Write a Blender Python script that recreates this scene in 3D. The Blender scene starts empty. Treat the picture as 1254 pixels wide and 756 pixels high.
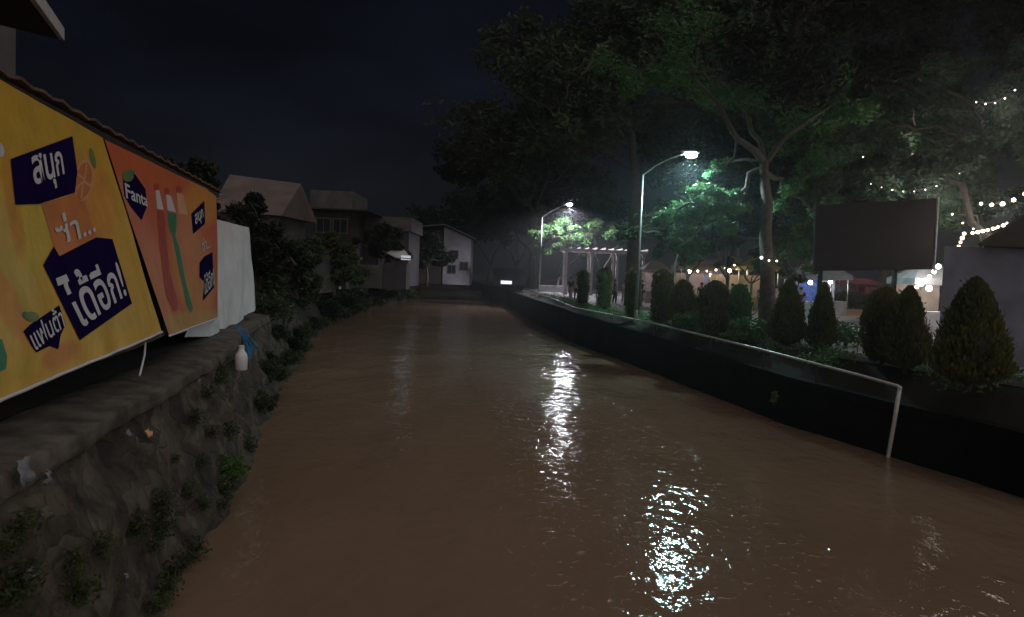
import bpy, bmesh, math, random
from mathutils import Vector, Matrix
from mathutils.bvhtree import BVHTree
from mathutils import noise as mnoise

R = random.Random(7)
S = bpy.context.scene
COL = S.collection
F, CX, CY = 870.0, 627.0, 378.0          # focal length and centre in photo pixels
PITCH, ROLL, HC = 0.0483, 0.040, 3.5      # camera pitch down, roll, height above the water

# ------------------------------------------------------------------ camera
cam = bpy.data.cameras.new("camera")
cam.sensor_width = 36.0
cam.lens = 36.0 * F / 1254.0
cam.clip_start = 0.05
cam.clip_end = 3000
co = bpy.data.objects.new("camera", cam)
fwd = Vector((0, math.cos(PITCH), -math.sin(PITCH)))
up0 = Vector((0, math.sin(PITCH), math.cos(PITCH)))
rt0 = Vector((1, 0, 0))
# world up leans to the right in the picture: camera rolled anticlockwise
upv = up0 * math.cos(ROLL) - rt0 * math.sin(ROLL)
rtv = rt0 * math.cos(ROLL) + up0 * math.sin(ROLL)
M3 = Matrix((rtv, upv, -fwd)).transposed()
co.matrix_world = Matrix.Translation((0, 0, HC)) @ M3.to_4x4()
COL.objects.link(co)
S.camera = co
EYE = Vector((0, 0, HC))

def ray(px, py):
    return rtv * ((px - CX) / F) + upv * (-(py - CY) / F) + fwd
def at(px, py, Y):
    """world point seen at photo pixel (px,py) at forward distance Y (world y)"""
    d = ray(px, py)
    return EYE + d * (Y / d.y)
def onz(px, py, z=0.0):
    d = ray(px, py)
    return EYE + d * ((z - HC) / d.z)
def topx(p):
    v = Vector(p) - EYE
    w = v.dot(fwd)
    return CX + F * v.dot(rtv) / w, CY - F * v.dot(upv) / w
def atx(px, Y, z):
    """world point at height z and distance Y in picture column px"""
    py = 340.0
    for _ in range(6):
        p = at(px, py, Y)
        py = topx((p.x, p.y, z))[1]
    p = at(px, py, Y)
    return Vector((p.x, Y, z))

# ------------------------------------------------------------------ materials
def mat(name, col, rough=0.7, metal=0.0, var=0.25, scale=3.0, bump=0.0, bscale=20.0, col2=None, trans=0.0, spec=0.5, dist=0.02):
    m = bpy.data.materials.new(name)
    m.use_nodes = True
    nt = m.node_tree
    b = nt.nodes["Principled BSDF"]
    b.inputs["Roughness"].default_value = rough
    b.inputs["Metallic"].default_value = metal
    b.inputs["Specular IOR Level"].default_value = spec
    tc = nt.nodes.new("ShaderNodeNewGeometry")
    nz = nt.nodes.new("ShaderNodeTexNoise")
    nz.inputs["Scale"].default_value = scale
    nz.inputs["Detail"].default_value = 6
    nt.links.new(tc.outputs["Position"], nz.inputs["Vector"])
    cr = nt.nodes.new("ShaderNodeValToRGB")
    c2 = col2 if col2 else tuple(c * (1 + var) for c in col)
    c1 = col if col2 else tuple(c * (1 - var) for c in col)
    cr.color_ramp.elements[0].position = 0.32
    cr.color_ramp.elements[1].position = 0.68
    cr.color_ramp.elements[0].color = (*c1, 1)
    cr.color_ramp.elements[1].color = (*c2, 1)
    nt.links.new(nz.outputs["Fac"], cr.inputs["Fac"])
    nt.links.new(cr.outputs["Color"], b.inputs["Base Color"])
    if bump:
        n2 = nt.nodes.new("ShaderNodeTexNoise")
        n2.inputs["Scale"].default_value = bscale
        n2.inputs["Detail"].default_value = 8
        nt.links.new(tc.outputs["Position"], n2.inputs["Vector"])
        bp = nt.nodes.new("ShaderNodeBump")
        bp.inputs["Strength"].default_value = bump
        bp.inputs["Distance"].default_value = dist
        nt.links.new(n2.outputs["Fac"], bp.inputs["Height"])
        nt.links.new(bp.outputs["Normal"], b.inputs["Normal"])
    return m

def emit(name, col, strength):
    m = bpy.data.materials.new(name)
    m.use_nodes = True
    b = m.node_tree.nodes["Principled BSDF"]
    b.inputs["Base Color"].default_value = (.8, .8, .8, 1)
    b.inputs["Emission Color"].default_value = (*col, 1)
    b.inputs["Emission Strength"].default_value = strength
    return m

def leaf_mat(name, c1, c2, rough=0.55):
    m = mat(name, c1, rough, col2=c2, scale=1.3, spec=0.3)
    nt = m.node_tree
    b = nt.nodes["Principled BSDF"]
    out = nt.nodes["Material Output"]
    tr = nt.nodes.new("ShaderNodeBsdfTranslucent")
    src = b.inputs["Base Color"].links[0].from_socket
    nt.links.new(src, tr.inputs["Color"])
    mx = nt.nodes.new("ShaderNodeMixShader")
    mx.inputs[0].default_value = 0.25
    nt.links.new(b.outputs[0], mx.inputs[1])
    nt.links.new(tr.outputs[0], mx.inputs[2])
    nt.links.new(mx.outputs[0], out.inputs["Surface"])
    return m

def attr_mat(name, rough=0.45):
    m = bpy.data.materials.new(name)
    m.use_nodes = True
    nt = m.node_tree
    b = nt.nodes["Principled BSDF"]
    a = nt.nodes.new("ShaderNodeAttribute")
    a.attribute_name = "print"
    nt.links.new(a.outputs["Color"], b.inputs["Base Color"])
    b.inputs["Roughness"].default_value = rough
    b.inputs["Specular IOR Level"].default_value = 0.3
    g = nt.nodes.new("ShaderNodeNewGeometry")
    nz = nt.nodes.new("ShaderNodeTexNoise")
    nz.inputs["Scale"].default_value = 2.2
    nz.inputs["Detail"].default_value = 3
    nt.links.new(g.outputs["Position"], nz.inputs["Vector"])
    bp = nt.nodes.new("ShaderNodeBump")
    bp.inputs["Strength"].default_value = 0.5
    bp.inputs["Distance"].default_value = 0.08
    nt.links.new(nz.outputs["Fac"], bp.inputs["Height"])
    nt.links.new(bp.outputs["Normal"], b.inputs["Normal"])
    return m

# ------------------------------------------------------------------ mesh helpers
class MB:
    def __init__(s):
        s.v, s.f, s.mi = [], [], []
        s.cur = 0
    def add(s, vs, fs):
        o = len(s.v)
        s.v += [Vector(v) for v in vs]
        for f in fs:
            s.f.append(tuple(i + o for i in f))
            s.mi.append(s.cur)
        return s
    def box(s, c, size, rot=0.0, bev=0.0):
        x, y, z = (a / 2 for a in size)
        m = Matrix.Rotation(rot, 3, 'Z')
        c = Vector(c)
        vs = [c + m @ Vector((sx * x, sy * y, sz * z)) for sz in (-1, 1) for sy in (-1, 1) for sx in (-1, 1)]
        return s.add(vs, [(0, 2, 3, 1), (4, 5, 7, 6), (0, 1, 5, 4), (2, 6, 7, 3), (0, 4, 6, 2), (1, 3, 7, 5)])
    def beam(s, a, b, w, h):
        a, b = Vector(a), Vector(b)
        d = (b - a).normalized()
        sd = d.cross(Vector((0, 0, 1)))
        sd = sd.normalized() if sd.length > 1e-4 else Vector((1, 0, 0))
        u = sd.cross(d).normalized()
        vs = []
        for p in (a, b):
            for q in ((-1, -1), (1, -1), (1, 1), (-1, 1)):
                vs.append(p + sd * q[0] * w / 2 + u * q[1] * h / 2)
        return s.add(vs, [(3, 2, 1, 0), (4, 5, 6, 7), (0, 1, 5, 4), (1, 2, 6, 5), (2, 3, 7, 6), (3, 0, 4, 7)])
    def tube(s, pts, rad, n=10, cap=True):
        pts = [Vector(p) for p in pts]
        if not isinstance(rad, (list, tuple)):
            rad = [rad] * len(pts)
        vs, fs = [], []
        ref = None
        for i, p in enumerate(pts):
            d = (pts[min(i + 1, len(pts) - 1)] - pts[max(i - 1, 0)]).normalized()
            if ref is None:
                ref = Vector((1, 0, 0)) if abs(d.x) < .8 else Vector((0, 1, 0))
            a = (ref - d * ref.dot(d)).normalized()
            ref = a
            b = d.cross(a)
            for k in range(n):
                t = 2 * math.pi * k / n
                vs.append(p + (a * math.cos(t) + b * math.sin(t)) * rad[i])
        for i in range(len(pts) - 1):
            for k in range(n):
                k2 = (k + 1) % n
                fs.append((i * n + k, i * n + k2, (i + 1) * n + k2, (i + 1) * n + k))
        if cap:
            fs.append(tuple(range(n - 1, -1, -1)))
            fs.append(tuple((len(pts) - 1) * n + k for k in range(n)))
        return s.add(vs, fs)
    def lathe(s, c, prof, n=20, axis='Z', sx=1.0):
        c = Vector(c)
        vs, fs = [], []
        for (r, z) in prof:
            for k in range(n):
                t = 2 * math.pi * k / n
                if axis == 'Z':
                    vs.append(c + Vector((r * math.cos(t) * sx, r * math.sin(t), z)))
                elif axis == 'X':
                    vs.append(c + Vector((z, r * math.cos(t), r * math.sin(t))))
                else:
                    vs.append(c + Vector((r * math.cos(t), z, r * math.sin(t))))
        for i in range(len(prof) - 1):
            for k in range(n):
                k2 = (k + 1) % n
                fs.append((i * n + k, i * n + k2, (i + 1) * n + k2, (i + 1) * n + k))
        fs.append(tuple(range(n - 1, -1, -1)))
        fs.append(tuple((len(prof) - 1) * n + k for k in range(n)))
        return s.add(vs, fs)
    def ball(s, c, r, n=10, sq=(1, 1, 1)):
        prof = [(max(1e-3, math.sin(math.pi * i / n)) * r, -math.cos(math.pi * i / n) * r) for i in range(n + 1)]
        c = Vector(c)
        o = MB().lathe((0, 0, 0), prof, n + 4)
        return s.add([c + Vector((v.x * sq[0], v.y * sq[1], v.z * sq[2])) for v in o.v], o.f)
    def slab(s, pts, th):
        """polygon pts given thickness th along its normal (backwards)"""
        pts = [Vector(p) for p in pts]
        n = (pts[1] - pts[0]).cross(pts[-1] - pts[0]).normalized()
        k = len(pts)
        vs = pts + [p - n * th for p in pts]
        fs = [tuple(range(k)), tuple(range(2 * k - 1, k - 1, -1))]
        for i in range(k):
            j = (i + 1) % k
            fs.append((i, i + k, j + k, j))
        return s.add(vs, fs)
    def build(s, name, m, parent=None, origin=None, smooth=False):
        me = bpy.data.meshes.new(name)
        off = Vector((0, 0, 0))
        if parent is not None:
            off = wloc(parent)
        if origin is not None:
            off = Vector(origin)
        me.from_pydata([tuple(v - off) for v in s.v], [], s.f)
        ms = m if isinstance(m, (list, tuple)) else [m]
        for q in ms:
            me.materials.append(q)
        if len(ms) > 1:
            me.polygons.foreach_set("material_index", s.mi)
        if smooth:
            me.polygons.foreach_set("use_smooth", [True] * len(me.polygons))
        me.update()
        o = bpy.data.objects.new(name, me)
        COL.objects.link(o)
        if parent is not None:
            o.parent = parent
            if origin is not None:
                o.location = Vector(origin) - wloc(parent)
        elif origin is not None:
            o.location = origin
        return o

def wloc(o):
    l = o.location.copy()
    while o.parent:
        o = o.parent
        l += o.location
    return l
def tag(o, label=None, cat=None, group=None, kind=None):
    if label: o['label'] = label
    if cat: o['category'] = cat
    if group: o['group'] = group
    if kind: o['kind'] = kind
    return o
def thing(name, loc, label, cat, group=None):
    o = bpy.data.objects.new(name, None)
    o.empty_display_size = 0.2
    COL.objects.link(o)
    o.location = loc
    return tag(o, label, cat, group)
def kids(o):
    return [c for c in COL.objects if c.parent == o]
def dup(root, loc, rz=0.0, sc=1.0, label=None, group=None):
    r = root.copy(); COL.objects.link(r)
    r.location = loc; r.rotation_euler = (0, 0, rz); r.scale = (sc, sc, sc) if not isinstance(sc, tuple) else sc
    if label: r['label'] = label
    if group: r['group'] = group
    for ch in kids(root):
        c = ch.copy(); COL.objects.link(c); c.parent = r
        for g in kids(ch):
            d = g.copy(); COL.objects.link(d); d.parent = c
    return r

# ------------------------------------------------------------------ world, sun
SUN_TO = Vector((0.50, -0.58, 0.64)).normalized()
w = bpy.data.worlds.new("World")
S.world = w
w.use_nodes = True
nt = w.node_tree
bg = nt.nodes["Background"]
sky = nt.nodes.new("ShaderNodeTexSky")
sky.sky_type = 'NISHITA'
sky.sun_disc = False
sky.sun_elevation = math.asin(SUN_TO.z)
sky.sun_rotation = math.atan2(SUN_TO.x, SUN_TO.y)
tcn = nt.nodes.new("ShaderNodeTexCoord")
cn = nt.nodes.new("ShaderNodeTexNoise")
cn.inputs["Scale"].default_value = 2.3
cn.inputs["Detail"].default_value = 4
cn.inputs["Roughness"].default_value = 0.5
mp = nt.nodes.new("ShaderNodeMapping")
mp.inputs["Scale"].default_value = (1, 1, 2.6)
nt.links.new(tcn.outputs["Generated"], mp.inputs["Vector"])
nt.links.new(mp.outputs["Vector"], cn.inputs["Vector"])
cr = nt.nodes.new("ShaderNodeValToRGB")
cr.color_ramp.elements[0].position = 0.36
cr.color_ramp.elements[0].color = (0.10, 0.10, 0.18, 1)
cr.color_ramp.elements[1].position = 0.70
cr.color_ramp.elements[1].color = (0.64, 0.60, 0.74, 1)
nt.links.new(cn.outputs["Fac"], cr.inputs["Fac"])
mul = nt.nodes.new("ShaderNodeMix")
mul.data_type = 'RGBA'; mul.blend_type = 'MULTIPLY'
mul.inputs["Factor"].default_value = 1
nt.links.new(sky.outputs["Color"], mul.inputs["A"])
nt.links.new(cr.outputs["Color"], mul.inputs["B"])
nt.links.new(mul.outputs["Result"], bg.inputs["Color"])
bg.inputs["Strength"].default_value = 0.0030

sl = bpy.data.lights.new("sun", 'SUN')
sl.energy = 1.05
sl.angle = math.radians(110)
sl.color = (1.0, 0.90, 0.84)
so = bpy.data.objects.new("sun", sl)
so.rotation_euler = SUN_TO.to_track_quat('Z', 'Y').to_euler()
so.location = (10, -10, 20)
COL.objects.link(so)

S.view_settings.view_transform = 'Standard'
S.view_settings.look = 'None'
S.view_settings.exposure = 0
S.view_settings.gamma = 1
S.cycles.use_denoising = True
S.cycles.max_bounces = 5
S.cycles.diffuse_bounces = 2
S.cycles.glossy_bounces = 3
S.cycles.transmission_bounces = 3
S.cycles.caustics_reflective = False
S.cycles.caustics_refractive = False
S.cycles.sample_clamp_direct = 0
S.cycles.sample_clamp_indirect = 4

# palette
M = {}
M['pole'] = mat('galvanised_steel', (.34, .35, .34), .45, .7, .2, 6)
M['rail'] = mat('rail_steel', (.74, .75, .75), .4, .1, .15, 9)
M['black_metal'] = mat('dark_metal', (.03, .03, .035), .5, .3)
M['stone'] = mat('river_wall_stone', (.022, .018, .014), .92, col2=(.125, .105, .088), scale=5.5, bump=1.0, bscale=7, dist=.12)
def stone_mat():
    m = mat('river_wall_stone', (.022, .017, .013), .92, col2=(.10, .082, .062), scale=2.4, bump=.5, bscale=18, dist=.03)
    nt = m.node_tree
    b = nt.nodes["Principled BSDF"]
    g = nt.nodes.new("ShaderNodeNewGeometry")
    nz = nt.nodes.new("ShaderNodeTexNoise"); nz.inputs["Scale"].default_value = 2.5; nz.inputs["Detail"].default_value = 3
    nt.links.new(g.outputs["Position"], nz.inputs["Vector"])
    av = nt.nodes.new("ShaderNodeVectorMath"); av.operation = 'MULTIPLY_ADD'
    av.inputs[1].default_value = (.5, .5, .5)
    nt.links.new(nz.outputs["Color"], av.inputs[0]); nt.links.new(g.outputs["Position"], av.inputs[2])
    vo = nt.nodes.new("ShaderNodeTexVoronoi"); vo.feature = 'F1'; vo.inputs["Scale"].default_value = 3.6
    ve = nt.nodes.new("ShaderNodeTexVoronoi"); ve.feature = 'DISTANCE_TO_EDGE'; ve.inputs["Scale"].default_value = 3.6
    nt.links.new(av.outputs[0], vo.inputs["Vector"]); nt.links.new(av.outputs[0], ve.inputs["Vector"])
    bw = nt.nodes.new("ShaderNodeRGBToBW"); nt.links.new(vo.outputs["Color"], bw.inputs[0])
    mr = nt.nodes.new("ShaderNodeMapRange"); mr.inputs["To Min"].default_value = .45; mr.inputs["To Max"].default_value = 1.7
    nt.links.new(bw.outputs[0], mr.inputs["Value"])
    src = b.inputs["Base Color"].links[0].from_socket
    mu = nt.nodes.new("ShaderNodeVectorMath"); mu.operation = 'SCALE'
    nt.links.new(src, mu.inputs[0]); nt.links.new(mr.outputs[0], mu.inputs["Scale"])
    nt.links.new(mu.outputs[0], b.inputs["Base Color"])
    er = nt.nodes.new("ShaderNodeMapRange"); er.inputs["From Max"].default_value = .16
    nt.links.new(ve.outputs["Distance"], er.inputs["Value"])
    bp = nt.nodes.new("ShaderNodeBump"); bp.inputs["Strength"].default_value = .6; bp.inputs["Distance"].default_value = .04
    nt.links.new(er.outputs[0], bp.inputs["Height"])
    old = b.inputs["Normal"].links[0].from_node
    nt.links.new(bp.outputs[0], old.inputs["Normal"])
    return m
M['stone'] = stone_mat()
M['conc'] = mat('old_concrete', (.045, .038, .03), .9, col2=(.15, .128, .108), scale=3.1, bump=.8, bscale=16, dist=.03)
M['wall_r'] = mat('unlit_dark_concrete', (.006, .005, .005), .85, col2=(.015, .013, .012), scale=1.4, bump=.6, bscale=8, spec=.12)  # near-black colour paints the shade of the unlit wall
M['earth'] = mat('dark_soil', (.010, .009, .007), .95, col2=(.024, .021, .015), scale=.8, bump=.6, bscale=6)
M['paving'] = mat('pale_paving', (.20, .19, .19), .7, col2=(.30, .285, .28), scale=.7, bump=.3, bscale=20)
M['orange_paving'] = mat('terracotta_paving', (.34, .20, .11), .75, col2=(.46, .29, .17), scale=.8)
M['bark'] = mat('bark', (.06, .047, .036), .9, col2=(.13, .105, .085), scale=6, bump=.8, bscale=22, dist=.03)
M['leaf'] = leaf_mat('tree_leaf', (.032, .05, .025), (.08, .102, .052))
M['leaf_light'] = leaf_mat('lit_leaf', (.06, .15, .055), (.125, .25, .085))  # brighter leaf colour, with the lamplight painted in
M['leaf_right'] = leaf_mat('lit_grey_green_leaf', (.04, .072, .04), (.09, .145, .08))  # greener leaf colour paints lamplight onto the right-hand trees
M['leaf_dark'] = leaf_mat('shaded_leaf', (.013, .021, .011), (.034, .044, .024))  # leaf colour darkened to paint unlit foliage
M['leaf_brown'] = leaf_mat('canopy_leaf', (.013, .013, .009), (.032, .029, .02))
M['topiary'] = leaf_mat('conifer_leaf', (.06, .072, .02), (.13, .14, .042), .7)
M['weed'] = leaf_mat('weed_leaf', (.035, .05, .02), (.08, .10, .04))
M['weed_bright'] = leaf_mat('bright_weed_leaf', (.04, .10, .02), (.09, .19, .04))
M['hedge'] = leaf_mat('hedge_leaf', (.06, .075, .02), (.10, .115, .035))
M['white'] = mat('white_vinyl', (.72, .72, .76), .5, var=.08, bump=.5, bscale=3, dist=.03)
M['white_paint'] = mat('white_paint', (.62, .61, .62), .6, var=.15)
M['grey_house'] = mat('weathered_render', (.11, .10, .105), .85, var=.3, scale=1.2)
M['pink_roof'] = mat('old_roof_tile', (.12, .095, .09), .85, col2=(.20, .16, .15), scale=.9, bump=.4, bscale=9)
M['dark_roof'] = mat('dark_roofing', (.045, .03, .026), .8, var=.4, bump=.4, bscale=12)
M['roof_edge'] = mat('rusty_roof_edge', (.09, .05, .032), .75, col2=(.2, .13, .09), scale=4)
M['dark'] = mat('dark_timber', (.03, .022, .018), .8, var=.4)
M['glass_dark'] = mat('dark_glass', (.02, .022, .03), .12, var=.1)
M['board_back'] = mat('billboard_back', (.028, .02, .022), .85, col2=(.04, .03, .032), scale=.7, bump=.2, bscale=8, spec=.05)
M['pale_wall'] = mat('pale_render', (.115, .115, .15), .8, col2=(.20, .20, .255), scale=1.3, bump=.2, bscale=10)
M['dull_white'] = mat('dull_white_render', (.22, .22, .25), .8, var=.3, scale=.8)
M['dim_blue'] = mat('dim_blue_panel', (.10, .10, .14), .6)
M['foam'] = mat('foam', (.30, .25, .21), .8, var=.3, scale=14)
M['blue_strap'] = mat('blue_plastic', (.05, .30, .62), .45, var=.25, scale=8)
M['blue_cloth'] = mat('blue_cloth', (.08, .14, .42), .8, var=.4, scale=5)
M['red_paint'] = mat('maroon_paint', (.30, .025, .04), .4, var=.15)
M['tyre'] = mat('rubber', (.02, .02, .02), .85)
M['skin'] = mat('skin', (.38, .22, .15), .6, var=.08)
M['hair'] = mat('hair', (.012, .01, .01), .6)
for n_, c_ in (('shirt_black', (.02, .02, .03)), ('shirt_pink', (.5, .36, .42)), ('shirt_blue', (.06, .09, .25)), ('shirt_white', (.6, .58, .6)),
               ('trouser_navy', (.02, .03, .07)), ('trouser_pale', (.45, .40, .45)), ('stall_yellow', (.32, .26, .09)), ('stall_cream', (.28, .235, .19)),
               ('stall_lilac', (.30, .27, .36)), ('stall_white', (.42, .42, .45)), ('pergola', (.36, .32, .32))):
    M[n_] = mat(n_, c_, .8, var=.2)
M['print'] = attr_mat('printed_vinyl')
M['ink_navy'] = mat('navy_ink', (.013, .007, .052), .6, var=.1, spec=.0)
M['ink_white'] = mat('white_ink', (.66, .64, .70), .45, var=.06)
M['ink_green'] = mat('green_ink', (.03, .22, .10), .45, var=.2, scale=9)
M['ink_red'] = mat('red_ink', (.42, .06, .045), .45, var=.2, scale=9)
M['ink_orange'] = mat('orange_ink', (.62, .20, .045), .45, var=.12)
M['ink_peach'] = mat('peach_ink', (.72, .36, .20), .45, var=.1)
M['ink_leaf'] = mat('olive_ink', (.16, .22, .05), .45, var=.2)
M['bulb_warm'] = emit('warm_bulb', (1, .72, .45), 14)
M['bulb_white'] = emit('white_bulb', (1, .92, .86), 16)
M['bulb_small'] = emit('fairy_bulb', (1, .80, .66), 5)
M['lamp_teal'] = emit('teal_white_lens', (.62, 1, 1), 70)
M['lamp_lilac'] = emit('lilac_white_lens', (.92, .90, 1), 70)
M['win_warm'] = emit('lit_window', (1, .9, .72), .16)
M['win_cool'] = emit('cool_lit_window', (.75, .87, 1), .42)

# ------------------------------------------------------------------ plan lines of the two banks
right_px = [(1254, 612), (1180, 586), (1090, 560), (960, 520), (830, 469), (745, 437), (700, 420), (662, 399), (636, 383), (612, 369)]
RB = [onz(x, y) for x, y in right_px]
RB = [Vector((RB[0].x + 1.2 + (RB[0].y - y) * .16, y, 0)) for y in (-8, 0, 6)] + RB
RB += [Vector((-9, 150, 0)), Vector((-30, 190, 0))]
left_px = [(180, 756), (290, 590), (318, 520), (345, 460), (372, 425), (400, 396)]
LB = [onz(x, y) for x, y in left_px]
d0 = (LB[1] - LB[0]).normalized()
LB = [LB[0] - d0 * 14, LB[0] - d0 * 6] + LB
LB += [onz(450, 377), onz(500, 366), Vector((-26, 118, 0)), Vector((-48, 160, 0))]

def resample(path, step):
    out = [path[0].copy()]
    for a, b in zip(path, path[1:]):
        n = max(1, int((b - a).length / step))
        for i in range(1, n + 1):
            out.append(a.lerp(b, i / n))
    return out
def normals(path):
    ns = []
    for i in range(len(path)):
        d = path[min(i + 1, len(path) - 1)] - path[max(i - 1, 0)]
        ns.append(Vector((d.y, -d.x, 0)).normalized())   # to the right of travel (+x for a path running +y)
    return ns
def offset(path, d):
    return [p + n * d for p, n in zip(path, normals(path))]
def hit_path(px, py, path):
    d = ray(px, py)
    for a, b in zip(path, path[1:]):
        ex, ey = b.x - a.x, b.y - a.y
        det = d.x * (-ey) + ex * d.y
        if abs(det) < 1e-9: continue
        t = (a.x * (-ey) + ex * a.y) / det
        u = (d.x * a.y - d.y * a.x) / det
        if t > 0 and -1e-6 <= u <= 1 + 1e-6:
            return EYE + d * t
    return None
def on_path(Y, path):
    for a, b in zip(path, path[1:]):
        if a.y <= Y <= b.y:
            return a.lerp(b, (Y - a.y) / (b.y - a.y))
    return path[-1]

GR, GL = 1.75, 1.95
# ------------------------------------------------------------------ water
def make_water():
    m = bpy.data.materials.new('muddy_water')
    m.use_nodes = True
    nt = m.node_tree
    nt.nodes.remove(nt.nodes["Principled BSDF"])
    out = nt.nodes["Material Output"]
    df = nt.nodes.new("ShaderNodeBsdfDiffuse")
    gl = nt.nodes.new("ShaderNodeBsdfGlossy")
    gl.inputs["Roughness"].default_value = 0.03
    fr = nt.nodes.new("ShaderNodeFresnel")
    fr.inputs["IOR"].default_value = 1.33
    mx = nt.nodes.new("ShaderNodeMixShader")
    nt.links.new(fr.outputs[0], mx.inputs[0])
    nt.links.new(df.outputs[0], mx.inputs[1])
    nt.links.new(gl.outputs[0], mx.inputs[2])
    nt.links.new(mx.outputs[0], out.inputs["Surface"])
    g = nt.nodes.new("ShaderNodeNewGeometry")
    def noise(scale, sy, detail, distort):
        mp = nt.nodes.new("ShaderNodeMapping")
        mp.inputs["Scale"].default_value = (1, sy, 1)
        nt.links.new(g.outputs["Position"], mp.inputs["Vector"])
        n = nt.nodes.new("ShaderNodeTexNoise")
        n.inputs["Scale"].default_value = scale
        n.inputs["Detail"].default_value = detail
        n.inputs["Distortion"].default_value = distort
        nt.links.new(mp.outputs[0], n.inputs["Vector"])
        return n.outputs["Fac"]
    def bump(h, st, di, prev):
        bp = nt.nodes.new("ShaderNodeBump")
        bp.inputs["Strength"].default_value = st
        bp.inputs["Distance"].default_value = di
        nt.links.new(h, bp.inputs["Height"])
        if prev: nt.links.new(prev.outputs[0], bp.inputs["Normal"])
        return bp
    cr = nt.nodes.new("ShaderNodeValToRGB")
    cr.color_ramp.elements[0].position = .3
    cr.color_ramp.elements[0].color = (.20, .132, .088, 1)
    cr.color_ramp.elements[1].position = .72
    cr.color_ramp.elements[1].color = (.265, .176, .119, 1)
    nt.links.new(noise(.3, .45, 5, .6), cr.inputs["Fac"])
    nt.links.new(cr.outputs["Color"], df.inputs["Color"])
    b0 = bump(noise(1.1, .55, 3, .5), .45, .10, None)
    nt.links.new(b0.outputs[0], df.inputs["Normal"])
    b1 = bump(noise(4.2, .8, 3, .5), .6, .030, b0)
    b2 = bump(noise(14, 1, 3, .5), .4, .007, b1)
    mr = nt.nodes.new("ShaderNodeMapRange")          # sparse steep ripples
    mr.inputs["From Min"].default_value = .585
    mr.inputs["From Max"].default_value = .80
    nt.links.new(noise(6.5, .8, 1.5, .3), mr.inputs["Value"])
    sx = nt.nodes.new("ShaderNodeSeparateXYZ")        # choppier current in the right half of the channel
    nt.links.new(g.outputs["Position"], sx.inputs[0])
    ax = nt.nodes.new("ShaderNodeMath"); ax.operation = 'MULTIPLY_ADD'
    ax.inputs[1].default_value = .10
    nt.links.new(sx.outputs["Y"], ax.inputs[0]); nt.links.new(sx.outputs["X"], ax.inputs[2])
    mk = nt.nodes.new("ShaderNodeMapRange"); mk.interpolation_type = 'SMOOTHSTEP'
    mk.inputs["From Min"].default_value = .6; mk.inputs["From Max"].default_value = 2.6
    nt.links.new(ax.outputs[0], mk.inputs["Value"])
    ml = nt.nodes.new("ShaderNodeMath"); ml.operation = 'MULTIPLY'
    m2 = nt.nodes.new("ShaderNodeMapRange"); m2.interpolation_type = 'SMOOTHSTEP'
    m2.inputs["From Min"].default_value = 5.6; m2.inputs["From Max"].default_value = 3.9
    nt.links.new(ax.outputs[0], m2.inputs["Value"])
    m3 = nt.nodes.new("ShaderNodeMath"); m3.operation = 'MULTIPLY'
    nt.links.new(mk.outputs["Result"], m3.inputs[0]); nt.links.new(m2.outputs["Result"], m3.inputs[1])
    nt.links.new(mr.outputs["Result"], ml.inputs[0]); nt.links.new(m3.outputs[0], ml.inputs[1])
    b3 = bump(ml.outputs[0], 1.0, .16, b2)
    nt.links.new(b3.outputs[0], gl.inputs["Normal"])
    nt.links.new(b2.outputs[0], fr.inputs["Normal"])
    return m
M['water'] = make_water()
mb = MB()
nx, ny = 150, 260
ys = [-8 + 2.2 * 0 + 208 * (j / ny) ** 1.8 for j in range(ny + 1)]
vs = []
for j in range(ny + 1):
    for i in range(nx + 1):
        x = -60 + 84 * i / nx
        y = ys[j]
        a = max(0.0, 1 - max(0, y - 40) / 80)
        z = a * (.035 * mnoise.noise((x * .5, y * .28, 0)) + .022 * mnoise.noise((x * 1.3, y * .8, 4)))
        vs.append((x, y, z))
fs = [(j * (nx + 1) + i, j * (nx + 1) + i + 1, (j + 1) * (nx + 1) + i + 1, (j + 1) * (nx + 1) + i) for j in range(ny) for i in range(nx)]
mb.add(vs, fs)
tag(mb.build('river', M['water'], smooth=True), kind='structure')

# ------------------------------------------------------------------ ground on both banks
def ground_strip(name, path, side_x, z, m):
    mb = MB()
    vs, fs = [], []
    for p in path:
        vs.append((p.x, p.y, z)); vs.append((side_x, p.y, z))
    for i in range(len(path) - 1):
        q = (2 * i, 2 * i + 1, 2 * i + 3, 2 * i + 2)
        fs.append(q if side_x > 0 else tuple(reversed(q)))
    mb.add(vs, fs)
    return tag(mb.build(name, m), kind='structure')
RBs = resample(RB, 2.0)
ground_strip('ground', offset(RB, 1.05)[:-1] + [Vector((-9, 151, 0)), Vector((-9, 900, 0))], 900, GR, M['earth'])
LT = offset(LB, -1.3)
ground_strip('left_bank_ground', LT + [Vector((-60, 420, 0))], -900, GL, M['earth'])
fb = MB()
fb.add([(-60, 168, 1.72), (30, 168, 1.72), (30, 900, 1.72), (-60, 900, 1.72)], [(0, 1, 2, 3)])
fb.add([(-60, 167.5, -1), (30, 167.5, -1), (30, 168, 1.72), (-60, 168, 1.72)], [(0, 1, 2, 3)])
tag(fb.build('far_bank', M['earth']), kind='structure')

slope = MB()
sp_ = [p for p in RBs if p.y < 151]
A_, B_ = offset(RBs, .33), offset(RBs, 1.08)
vs, fs = [], []
for i, p in enumerate(sp_):
    za = 1.09 + max(0, min(1, (p.y - 14) / 26)) * .55
    vs += [(A_[i].x, A_[i].y, za), (B_[i].x, B_[i].y, GR + .003)]
    if i: fs.append((2 * i - 2, 2 * i - 1, 2 * i + 1, 2 * i))
slope.add(vs, fs)
tag(slope.build('planted_slope', M['earth']), kind='structure')

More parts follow.
